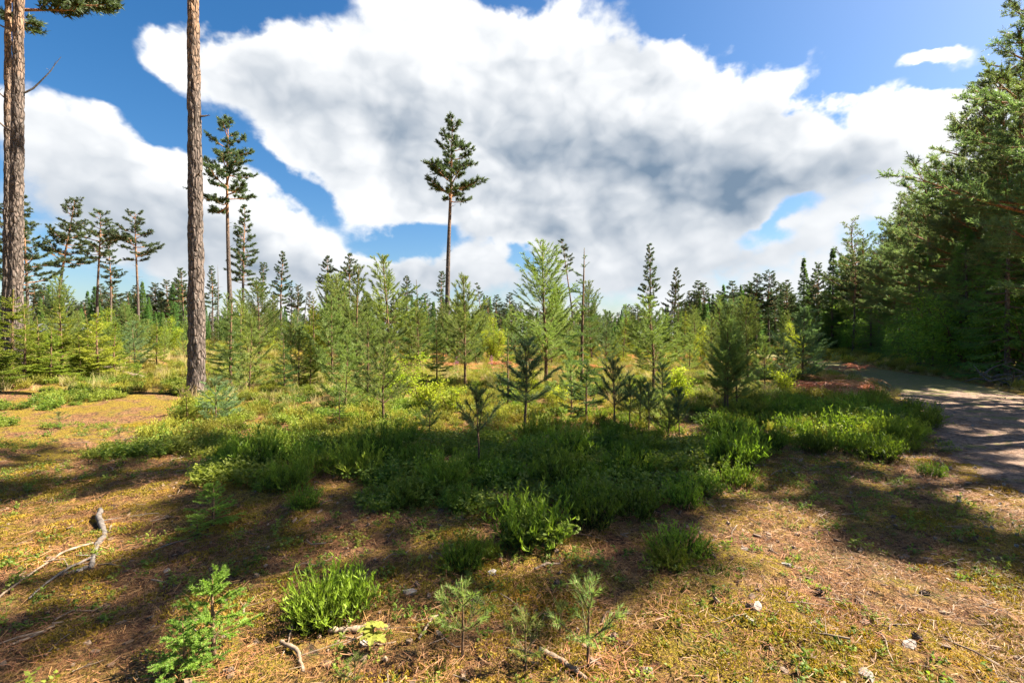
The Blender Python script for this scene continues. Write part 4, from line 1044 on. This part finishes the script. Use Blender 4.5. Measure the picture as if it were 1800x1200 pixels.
sap(SEED[1], .45, 620, 1215, 1150, 'pine tuft at the very bottom edge', rz=1.)
# yellow-green shrubs
def shrub(k, H0, px, base, top, label, wide=1.):
    x, y = at(px, base); s = (base - top) / F * y / H0
    thing('leafy_shrub', [('stems', SH[k][0]), ('foliage', SH[k][1])], (x, y, hz(x, y)), px, (s * wide, s * wide, s), label, 'shrub')
shrub(0, 1.5, 705, 706, 622, 'bright yellow-green shrub behind the bushy pine sapling', 1.3)
shrub(1, 1.2, 745, 722, 660, 'yellow-green shrub in front of the dark young spruce', 1.5)
shrub(2, 1.0, 790, 726, 676, 'low yellow shrub right of the dark young spruce', 1.5)
shrub(2, 1.0, 985, 712, 668, 'low yellow-green shrub behind the flat spruce', 1.4)
shrub(1, 1.2, 1195, 708, 640, 'yellow-green shrub right of the open young pine', 1.2)
shrub(1, 1.2, 1382, 698, 642, 'yellow-leaved shrub beside the blue-green pines', 1.1)
shrub(0, 1.5, 930, 690, 650, 'yellow-green shrub behind the slim pine sapling', 1.4)
shrub(2, 1.0, 1165, 800, 770, 'little leafy shrub in the shaded heather', 1.2)
def birch(px, d, top, label):
    x, y, z = place(px, d); s = height_for(top, d, z) / 4.
    thing('young_birch', [('stems', BT[0]), ('foliage', BT[1])], (x, y, z), px, s, label, 'young birch')
for i, (px, d, top) in enumerate(((560, 26, 548), (520, 30, 552), (1235, 30, 575), (1395, 26, 570), (180, 30, 545), (300, 28, 560), (868, 30, 560), (470, 34, 560))):
    birch(px, d, top, ('leafy young birch left of the central thicket', 'rounded young birch below the small far pine group', 'yellow-green birch behind the soft pale pine', 'pale birch behind the dense blue-green pine', 'bright birch behind the sunlit spruce row',
                       'green birch left of the straight near trunk', 'dark green birch right of the lone pine', 'small birch behind the pale feathery pine')[i])

# thicket of further saplings, told apart only by where they stand
r = np.random.default_rng(7)
def thicket():
    zones = [(370, 620, 20, 42, 38, 'left of the lone pine'), (560, 860, 21, 44, 44, 'around the lone pine'), (850, 1120, 25, 48, 27, 'behind the tallest young pine'),
             (1110, 1430, 23, 48, 38, 'beside the path'), (20, 340, 18, 42, 42, 'behind the sunlit spruce row')]
    for (a, b, d0, d1, n, where) in zones:
        for i in range(n):
            d = d0 + (d1 - d0) * r.random() ** .8; px = r.uniform(a, b); x, y, z = place(px, d)
            if path_dist(np.array([x]), np.array([y]))[0] < 3: continue
            k = r.random()
            if k < .62: pr, H0, nm, ct = YP[r.integers(0, 5)], 3.2, 'young_pine', 'young pine'
            elif k < .72: pr, H0, nm, ct = YPB[r.integers(0, 2)], 2.4, 'young_pine', 'young pine'
            else: pr, H0, nm, ct = YS[r.integers(0, 5)], 2.4, 'young_spruce', 'young spruce'
            H = r.uniform(1.3, 3.1) * (1.12 if 560 < px < 720 else (.72 if px < 330 else 1.)) * (.8 + .012 * d); s = H / H0
            sub = ('near', 'inner', 'far')[min(2, int(3 * (d - d0) / (d1 - d0)))]; sz = 'knee-high' if H < 1.2 else 'short' if H < 1.8 else 'man-high' if H < 2.5 else 'tall'
            side = ('left', 'middle', 'right')[min(2, int(3 * (px - a) / (b - a)))]
            where2 = '%s, %s %s' % (where, sub, side)
            thing(nm, [('trunk', pr[0]), ('crown', pr[1])], (x, y, z), r.random() * 6.28, (s * r.uniform(.75, 1.1), s * r.uniform(.75, 1.1), s), '%s %s in the thicket %s' % (sz, ct, where2), ct, '%ss in the thicket %s' % (ct, where), (r.normal(0, .05), r.normal(0, .05)))
thicket()

# ------------------------------------------------------------------ heather, bilberry and grass
def poly(pts): return np.array([at(*p) for p in pts])
def inside(P, x, y):
    c = np.zeros(len(x), bool); j = len(P) - 1
    for i in range(len(P)):
        xi, yi, xj, yj = *P[i], *P[j]
        c ^= ((yi > y) != (yj > y)) & (x < (xj - xi) * (y - yi) / (yj - yi + 1e-12) + xi); j = i
    return c
Z_FRONT = poly([(352, 838), (420, 792), (560, 772), (640, 800), (700, 775), (900, 775), (1100, 765), (1240, 772), (1290, 790), (1355, 792), (1335, 818), (1300, 835), (1292, 872), (1225, 888), (1120, 920), (1080, 948), (1000, 962), (930, 958), (870, 945), (850, 900),
                (800, 905), (740, 885), (700, 905), (645, 893), (610, 850), (560, 838), (500, 862), (440, 866), (362, 852)])
Z_RIGHT = poly([(1262, 775), (1330, 732), (1420, 708), (1520, 708), (1600, 722), (1636, 745), (1600, 785), (1560, 812), (1480, 800), (1400, 792), (1330, 795)])
Z_BARE = poly([(-120, 695), (150, 688), (330, 700), (300, 745), (230, 770), (345, 780), (350, 840), (-160, 900)])
Z_BILB = poly([(780, 800), (900, 785), (1250, 790), (1280, 850), (1120, 895), (900, 900), (830, 870)])
def darts(n, x0, x1, y0, y1, dmin, mask, seed):
    rr = np.random.default_rng(seed); out = []; cell = {}
    X, Y = rr.uniform(x0, x1, n), rr.uniform(y0, y1, n); ok = mask(X, Y)
    for x, y in zip(X[ok], Y[ok]):
        k = (int(x // dmin), int(y // dmin)); bad = False
        for a in (-1, 0, 1):
            for b in (-1, 0, 1):
                for (u, v) in cell.get((k[0] + a, k[1] + b), ()):
                    if (u - x) ** 2 + (v - y) ** 2 < dmin * dmin: bad = True
        if not bad: cell.setdefault(k, []).append((x, y)); out.append((x, y))
    return np.array(out)
def bush(x, y, k, s, label, group=None, hs=1.):
    o = obj('heather_bush', HV[k]); o.location = (x, y, hz(x, y) - .01); o.rotation_euler = (0, 0, (x * 7 + y * 13) % 6.28); o.scale = (s, s, s * hs)
    return tag(o, label, 'heather', group)
for (px, py, k, s, hs, lab) in ((575, 1088, 1, 1.0, 1.15, 'dense green heather clump alone in the foreground'), (535, 898, 2, .75, 1., 'small yellow-tipped heather tuft beside the shaded bank'), (815, 1000, 0, .72, 1., 'yellow-green heather tuft on a mossy hump below the bank'),
                              (1195, 975, 3, .95, 1., 'isolated heather clump on the bare ground right of the bank'), (1178, 995, 0, .7, .8, 'small heather tuft joined to the isolated clump'), (555, 1105, 2, .7, 1., 'short heather tuft at the front of the lone green clump'),
                              (605, 1075, 0, .75, 1., 'heather tuft at the side of the lone green clump'), (845, 985, 2, .55, 1., 'slim heather tuft beside the mossy hump'), (1265, 1010, 3, .45, .8, 'tiny heather tuft right of the isolated clump'), (1640, 838, 2, .7, .8, 'dark heather tuft at the edge of the path')):
    x, y = at(px, py); bush(x, y, k, s, lab, None, hs)
pf = darts(9000, -4, 5, 3.5, 9, .42, lambda x, y: inside(Z_FRONT, x, y) & (fbm(x * 1.1, y * 1.1, 61) > -.12) & ~(inside(Z_BILB, x, y) & (fbm(x * .9, y * .9, 5) > -.05)), 3)
pr_ = darts(9000, 3, 12, 5.5, 16, .47, lambda x, y: inside(Z_RIGHT, x, y), 4)
rr = np.random.default_rng(31)
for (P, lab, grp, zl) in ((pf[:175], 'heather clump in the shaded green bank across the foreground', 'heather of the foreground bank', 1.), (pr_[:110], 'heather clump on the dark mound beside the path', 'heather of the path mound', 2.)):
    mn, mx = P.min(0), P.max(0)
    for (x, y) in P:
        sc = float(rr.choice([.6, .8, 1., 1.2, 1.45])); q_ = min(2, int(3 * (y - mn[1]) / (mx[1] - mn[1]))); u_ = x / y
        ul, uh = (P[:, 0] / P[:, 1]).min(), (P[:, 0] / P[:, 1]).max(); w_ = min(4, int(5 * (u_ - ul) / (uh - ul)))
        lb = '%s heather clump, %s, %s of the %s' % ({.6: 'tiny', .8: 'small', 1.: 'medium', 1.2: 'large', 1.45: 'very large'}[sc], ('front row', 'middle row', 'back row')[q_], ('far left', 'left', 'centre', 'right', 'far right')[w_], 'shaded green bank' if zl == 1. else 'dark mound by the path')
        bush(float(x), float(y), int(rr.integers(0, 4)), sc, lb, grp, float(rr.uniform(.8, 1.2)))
def cover(name, protos, P, s0, s1, label, cat, seed, dz=-.01, tilt=.12):
    q = np.random.default_rng(seed); n = len(P); z = hgt(P[:, 0], P[:, 1]) + micro(P[:, 0], P[:, 1]) + dz
    scatter(name, protos, np.stack([P[:, 0], P[:, 1], z], 1), q.random(n) * 6.28, q.uniform(s0, s1, n), q.integers(0, len(protos), n), label, cat, q.normal(0, tilt, (n, 2)))
notpath = lambda x, y: path_dist(x, y) > 2.0 + .5 * fbm(x, y, 8)
rest = np.concatenate([pf[175:], pr_[110:]]) if len(pf) > 175 or len(pr_) > 110 else np.zeros((0, 2))
def clearing(x, y):
    return (y > 7.3) & ~((x > 2.6) & (x < 4.2) & (y < 8.6)) & (np.abs(x) < 1.15 * y + 1) & notpath(x, y) & ~inside(Z_BARE, x, y) & ~inside(Z_FRONT, x, y) & (x < edge_x(y) - 1.5)
bare_b = lambda x, y: ((np.abs(x - 9.6) < 1.9) & (np.abs(y - 15.2) < 2.6))
hc = darts(14000, -24, 20, 7.3, 24, .36, lambda x, y: clearing(x, y) & ~bare_b(x, y) & (fbm(x * .45, y * .45, 12) > -.16), 8)
hf = darts(6000, -45, 36, 24, 62, .9, lambda x, y: clearing(x, y), 9)
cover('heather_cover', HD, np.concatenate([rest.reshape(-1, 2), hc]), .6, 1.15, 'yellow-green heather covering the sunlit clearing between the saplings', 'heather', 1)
cover('far_heather_cover', HD, hf, 1.1, 2.2, 'heather covering the far part of the clearing', 'heather', 2)
bc = darts(6000, -4, 5, 3.5, 9, .24, lambda x, y: inside(Z_BILB, x, y) | (inside(Z_FRONT, x, y) & (fbm(x, y, 15) > .05)), 10)
bd = darts(9000, -20, 14, 7, 22, .42, lambda x, y: clearing(x, y) & ~bare_b(x, y) & (fbm(x * .5, y * .5, 17) > .02), 11)
be = darts(7000, -16, -2, 5.5, 16, .26, lambda x, y: (fbm(x * .6, y * .6, 19) > .09) & (y > 6.5), 12)
cover('bilberry_cover', BV, np.concatenate([bc, bd, be]), .7, 1.25, 'leafy green bilberry plants covering the ground among the heather', 'bilberry', 3)
gc = darts(9000, -24, 20, 9, 26, .52, lambda x, y: clearing(x, y) & ~bare_b(x, y) & (y > 11) & (fbm(x * .3, y * .3, 23) > -.12), 13)
gf = darts(4000, -40, 34, 24, 60, .9, lambda x, y: clearing(x, y), 14)
cover('dry_grass', GV[:2], np.concatenate([gc, gf]), .7, 1.5, 'pale dry grass between the young trees', 'grass', 4)
dfc = darts(900, -6, 18, 19, 42, .7, lambda x, y: clearing(x, y) & (fbm(x * .25, y * .25, 71) > .02), 27)
cover('dead_bracken_cover', DF, dfc, .8, 1.5, 'rust-brown dead bracken spread over the far clearing', 'bracken', 11)
rl = darts(2500, 3, 16, 2.5, 16, .16, lambda x, y: path_dist(x, y) < 2.1, 28)
cover('path_stones', ST, rl, .25, 1.0, 'small stones lying on the dirt path', 'stones', 12, .012, .3)
pg = darts(9000, 5, 30, 7, 45, .22, lambda x, y: (path_dist(x, y) < 3.4) & (path_dist(x, y) > 1.5 + .7 * fbm(x * .8, y * .8, 3)) & (y > 13) & ~inside(Z_RIGHT, x, y), 15)
cover('path_grass', GV, pg, .3, .7, 'short grass along the sides of the path', 'grass', 5)

# ------------------------------------------------------------------ litter of the foreground
vis = lambda x, y: (np.abs(x) < 1.12 * y + .6)
nl_ = darts(16000, -6, 9, 1.7, 9.5, .105, lambda x, y: vis(x, y) & (np.random.default_rng(1).random(len(x)) < np.clip(1.3 - y / 10, .2, 1)), 16)
cover('needle_litter', NPATCH, nl_, .7, 1.3, 'brown fallen pine needles strewn over the foreground', 'needles', 6, .004, .1)
fl = darts(9000, -6, 9, 1.7, 9, .095, lambda x, y: vis(x, y) & (fbm(x * 1.3, y * 1.3, 40) > -.08), 17)
cover('bark_litter', FL, fl, .2, .8, 'small bark flakes and cone scraps on the forest floor', 'litter', 7, .003, .3)
sp_ = darts(9000, -8, 9, 1.8, 9, .13, lambda x, y: vis(x, y) & (fbm(x * .8, y * .8, 44) > -.09) & (path_dist(x, y) > 1.2), 18)
cover('bilberry_sprigs', [sprig, bilberry(6, .05, .06, 5, 8, .018, .012)], sp_, .6, 1.25, 'small green bilberry sprigs dotted over the forest floor', 'bilberry', 8)
mo = darts(5000, -7, 9, 1.8, 9.5, .15, lambda x, y: vis(x, y) & (fbm(x * .9, y * .9, 50) > .02) & (path_dist(x, y) > 1.3), 19)
cover('moss_cover', MO, mo, .7, 1.5, 'yellow-green moss cushions on the forest floor', 'moss', 9, -.004, .08)

tw_ = darts(1500, -7, 9, 1.8, 10, .22, lambda x, y: vis(x, y), 25)
cover('twig_litter', TW, tw_, .5, 1.5, 'thin dry twigs scattered over the forest floor', 'twigs', 10, .004, .1)
# single pine cones
for i, (x, y) in enumerate(darts(60, -3, 4, 2.3, 5.5, .5, lambda x, y: vis(x, y) & ~inside(Z_FRONT, x, y), 26)[:24]):
    o = obj('pine_cone', CO[i % 2]); o.location = (x, y, hz(x, y) + float(micro(np.array(x), np.array(y))) + .002); o.rotation_euler = (0, .1, i * 1.7); px_ = CX + F * x / y
    tag(o, 'small brown pine cone on the needles, %s, %s' % ('near the bottom edge' if y < 3.1 else 'in the foreground' if y < 4.2 else 'below the heather bank', 'left' if px_ < 500 else 'left of centre' if px_ < 850 else 'right of centre' if px_ < 1250 else 'right'), 'pine cone', 'fallen pine cones')
# ------------------------------------------------------------------ ferns, flowers, dead wood
for i, (px, py, s) in enumerate(((1430, 688, 1.), (1455, 684, 1.2), (1475, 688, 1.1), (1490, 680, 1.), (1445, 672, 1.), (1468, 668, 1.1), (1500, 690, .9), (1480, 655, 1.3), (1510, 652, 1.2), (1420, 678, .8), (1438, 696, 1.), (1462, 698, 1.1), (1486, 699, 1.1), (1508, 696, 1.), (1450, 692, 1.2), (1476, 693, 1.2), (1498, 684, 1.2), (1522, 690, .9))):
    x, y = at(px, py); o = obj('dead_bracken', DF[i % 2]); o.location = (x, y, hz(x, y)); o.scale = (s * 1.4, s * 1.4, s * 1.8); o.rotation_euler = (0, 0, i * 1.3)
    tag(o, 'rust-brown dead bracken frond clump on the bank before the path', 'bracken', 'dead bracken by the path')
for i, (px, py, s) in enumerate(((880, 645, 1.4), (870, 652, 1.2), (905, 650, 1.3), (985, 652, 1.3), (1215, 640, 1.5), (1190, 636, 1.5), (925, 640, 1.4))):
    x, y = at(px, py); o = obj('dead_bracken', DF[i % 2]); o.location = (x, y, hz(x, y)); o.scale = (s * 1.3, s * 1.3, s * 1.5); o.rotation_euler = (0, 0, i * 1.7)
    tag(o, 'reddish dead bracken clump far out in the clearing', 'bracken', 'dead bracken in the clearing')
for i, (px, py, s, lab) in enumerate(((1545, 742, .75, 'pale green bracken plant in the heather of the path mound'), (1500, 722, .7, 'green bracken plant at the top of the path mound'), (1575, 752, .6, 'small bracken plant at the path side of the mound'))):
    x, y = at(px, py); o = obj('bracken_plant', FV[i % 2]); o.location = (x, y, hz(x, y) + .12); o.scale = (s,) * 3; o.rotation_euler = (0, 0, i * 2.)
    tag(o, lab, 'bracken')
def fireweed(px, py, label, s=1.):
    x, y = at(px, py); q = np.random.default_rng(int(px)); g1, g2 = Geo(), Geo(); H = .95 * s
    sticks(g1, [[0, 0, 0]], [[.03, 0, H]], .005, .002, 0, .4); t = q.uniform(.1, .65, 40)
    leaves(g1, np.stack([.03 * t, 0 * t, H * t], 1), q.normal(size=(40, 3)) * [1, 1, .3] + [0, 0, .3], .09, .016, 0, r=q)
    t = q.uniform(.66, 1., 60); leaves(g2, np.stack([.03 * t + q.normal(0, .025, 60) * (1.5 - t) * 2, q.normal(0, .025, 60), H * t], 1), q.normal(size=(60, 3)), .035, .028, 0, r=q)
    thing('fireweed', [('stem', g1.mesh('fireweed_stem', [MB['fern']], ())), ('flowers', g2.mesh('fireweed_flowers', [MB['pink']], ()))], (x, y, hz(x, y)), 0, 1., label, 'flower')
fireweed(862, 668, 'pink fireweed between the bare-stemmed pine and the brown bracken', .9); fireweed(801, 668, 'faint pink fireweed right below the lone pine', .9)

def on_ground(P, lift): return [(x, y, hz(x, y) + float(micro(np.array(x), np.array(y))) + l) for (x, y), l in zip(P, lift)]
def stick(pts, rad, lift, label, mat='stick', name='fallen_stick', seed=0, twigs=0, cat='stick'):
    P = on_ground([at(*p) for p in pts], lift); o = obj(name, stick_mesh(name, P, rad, MB[mat], seed=seed, twigs=twigs)); return tag(o, label, cat)
stick([(173, 908), (170, 925), (182, 945), (166, 965), (160, 985), (156, 1005)], [.019, .023, .021, .022, .019, .017], [.055, .045, .035, .03, .025, .02], 'crooked bleached branch lying in the shade', 'grey', 'dead_branch', 1, 3, cat='branch')
stick([(160, 966), (110, 985), (60, 1012), (0, 1055), (-40, 1085)], [.008, .008, .007, .007, .007], [.04, .05, .04, .03, .02], 'long thin stick running from the bleached branch to the picture edge', 'stick', seed=2, twigs=2)
stick([(155, 988), (120, 1008), (80, 1035), (45, 1058)], [.009, .008, .007, .005], [.03] * 4, 'short grey stick below the bleached branch', 'grey', seed=3)
stick([(150, 1005), (125, 1012), (100, 1018)], [.012, .012, .008], [.02] * 3, 'broken twig end near the bleached branch', 'grey', seed=12)
stick([(575, 1118), (610, 1113), (655, 1105)], [.016, .018, .014], [.02] * 3, 'dry stick at the foot of the lone green heather clump', seed=4)
stick([(948, 1148), (985, 1160), (1010, 1180), (1030, 1200)], [.014, .015, .013, .012], [.02] * 4, 'dark stick at the bottom of the picture', seed=5)
stick([(490, 1148), (520, 1162), (530, 1190)], [.010, .010, .008], [.04, .03, .02], 'bent twig right of the corner spruce seedling', seed=6, twigs=2)
stick([(735, 1135), (760, 1100), (790, 1090)], [.007, .006, .004], [.02, .03, .05], 'thin forked twig left of the grey-stemmed seedling', seed=7, twigs=3)
stick([(940, 1005), (960, 1000), (985, 995)], [.010, .009, .007], [.02] * 3, 'small twig below the heather bank', seed=8)
stick([(90, 1100), (55, 1118), (10, 1140)], [.008, .008, .006], [.015] * 3, 'thin twig in the lower corner needles', seed=9)
stick([(250, 975), (300, 962), (345, 948)], [.006, .006, .004], [.015] * 3, 'thin grey twig right of the bleached branch', 'grey', seed=10)
stick([(170, 648), (195, 656), (225, 664), (250, 668)], [.10, .10, .09, .08], [.10, .09, .08, .06], 'fallen mossy log in front of the tiny spruce', 'stick', 'fallen_log', 11, 3, 'log')
for i, (px, py, s, lab) in enumerate(((717, 1050, 1., 'pale grey bark flake right of the lone green clump'), (1335, 1078, .9, 'grey bark flake on the mossy slope'), (1322, 1098, .8, 'light bark flake below the mossy slope flake'), (1385, 998, 1., 'flat grey bark flake on the shaded moss'),
                               (1530, 1195, 1.2, 'pale flat flake at the bottom edge'), (290, 1005, .9, 'orange wood chip right of the bleached branch'), (1605, 1142, 1., 'light wood chip in the lower needles'), (865, 1010, 1., 'pale stone-like bark piece beside the mossy hump'), (640, 1135, .9, 'grey bark strip below the dry stick'),
                               (1310, 970, .9, 'long grey flake on the shaded slope'), (135, 1010, .8, 'grey flake beside the stick'), (1140, 1178, .8, 'pale flake near the reddish twig'))):
    x, y = at(px, py); o = obj('bark_piece', flake(60 + i, .05, .03, .010, MB['flake'])); o.location = (x, y, hz(x, y) + float(micro(np.array(x), np.array(y))) + .004)
    o.scale = (s,) * 3; o.rotation_euler = (.2, -.15, i * 1.1); tag(o, lab, 'bark')
# oak seedling with lobed leaves
def oak(px, py, label):
    x, y = at(px, py); q = np.random.default_rng(3); g1, g2 = Geo(), Geo(); sticks(g1, [[0, 0, 0]], [[0, 0, .12]], .003, .002, 0, .4)
    for k in range(7):
        az = k * .9 + .3; L = .085 * q.uniform(.75, 1.1); t = np.linspace(0, 1, 9); w = (.30 * np.sin(t ** .8 * 3.0) + .04) * L * (1 + .45 * np.cos(t * 6.283 * 3.2))
        d = np.array([math.cos(az), math.sin(az), .12]); s_ = np.array([-math.sin(az), math.cos(az), 0]); c = np.array([0, 0, .12 - .006 * k]) + d * L * t[:, None] - np.array([0, 0, .02]) * (t ** 2)[:, None]
        V = np.concatenate([c, c + s_ * w[:, None] + [0, 0, .004], c - s_ * w[:, None] + [0, 0, .004]]); i = np.arange(8)
        g2.add(V, f4=np.concatenate([np.stack([i, i + 1, i + 10, i + 9], 1), np.stack([i + 1, i, i + 18, i + 19], 1)]), var=.9)
    thing('oak_seedling', [('stem', g1.mesh('oak_stem', [MB['young_bark']])), ('leaves', g2.mesh('oak_leaves', [MB['ggrass']], ()))], (x, y, hz(x, y)), 0, 1.1, label, 'seedling')
oak(655, 1150, 'light green oak seedling with lobed leaves at the bottom')
# brush pile at the right edge: every thick branch a part
x, y = at(1795, 682); e = thing('brush_pile', [], (x + .5, y + .6, hz(x + .5, y + .6)), 0, 1., 'pile of grey dead branches and roots at the right picture edge', 'brush pile')
q = np.random.default_rng(12)
for k in range(26):
    a = q.random() * 6.28; l = q.uniform(.5, 1.3); p0 = np.array([q.normal(0, .45), q.normal(0, .4), q.uniform(.0, .35)]); p2 = p0 + np.array([math.cos(a) * l, math.sin(a) * l * .6, q.uniform(-.1, .55)])
    p2[2] = max(.03, p2[2]); pm = (p0 + p2) / 2 + q.normal(0, .08, 3)
    obj('branch', stick_mesh('branch', [p0, pm, p2], [q.uniform(.018, .05), .02, .008], MB['grey'], 6, seed=k, twigs=2), e)
# bleached dead branch hanging below the overhanging pine
# cabin half hidden behind the saplings on the left
def cabin():
    x, y, z = place(122, 44); e = thing('cabin', [], (x, y, z - .55), .25, 1., 'small tan cabin with grey roof half hidden behind the sunlit spruces', 'cabin')
    mw = m_plain('cabin_boards', (.42, .30, .16), (.50, .37, .20), 3.); mr = m_plain('cabin_roof', (.055, .058, .062), (.085, .088, .092), 4.); md = m_plain('cabin_dark', (.03, .03, .03), (.06, .06, .06), 4.)
    def box(nm, a, b, m):
        V = np.array([[p[0], p[1], p[2]] for p in ((X, Y, Z) for Z in (a[2], b[2]) for Y in (a[1], b[1]) for X in (a[0], b[0]))])
        g = Geo(); g.add(V, f4=[[0, 2, 3, 1], [4, 5, 7, 6], [0, 1, 5, 4], [2, 6, 7, 3], [0, 4, 6, 2], [1, 3, 7, 5]]); return obj(nm, g.mesh(nm, [m], ()), e)
    box('wall', (-1.9, -1.5, 0), (1.9, 1.5, 1.9), mw); box('window', (-1.1, -1.54, .9), (-.3, -1.503, 1.5), md); box('door', (.6, -1.54, 0), (1.4, -1.503, 1.75), md)
    g = Geo(); g.add([[-2.3, -1.9, 1.82], [2.3, -1.9, 1.82], [2.3, 0, 2.55], [-2.3, 0, 2.55], [2.3, 1.9, 1.82], [-2.3, 1.9, 1.82], [-2.3, -1.9, 1.90], [2.3, -1.9, 1.90], [2.3, 0, 2.63], [-2.3, 0, 2.63], [2.3, 1.9, 1.90], [-2.3, 1.9, 1.90]],
                     f4=[[0, 3, 2, 1], [3, 5, 4, 2], [6, 7, 8, 9], [9, 8, 10, 11], [0, 1, 7, 6], [4, 5, 11, 10]]); obj('roof', g.mesh('roof', [mr], ()), e)
cabin()
if 0: print('TRIS', sum(sum(len(p.vertices) - 2 for p in m.polygons) for m in bpy.data.meshes))
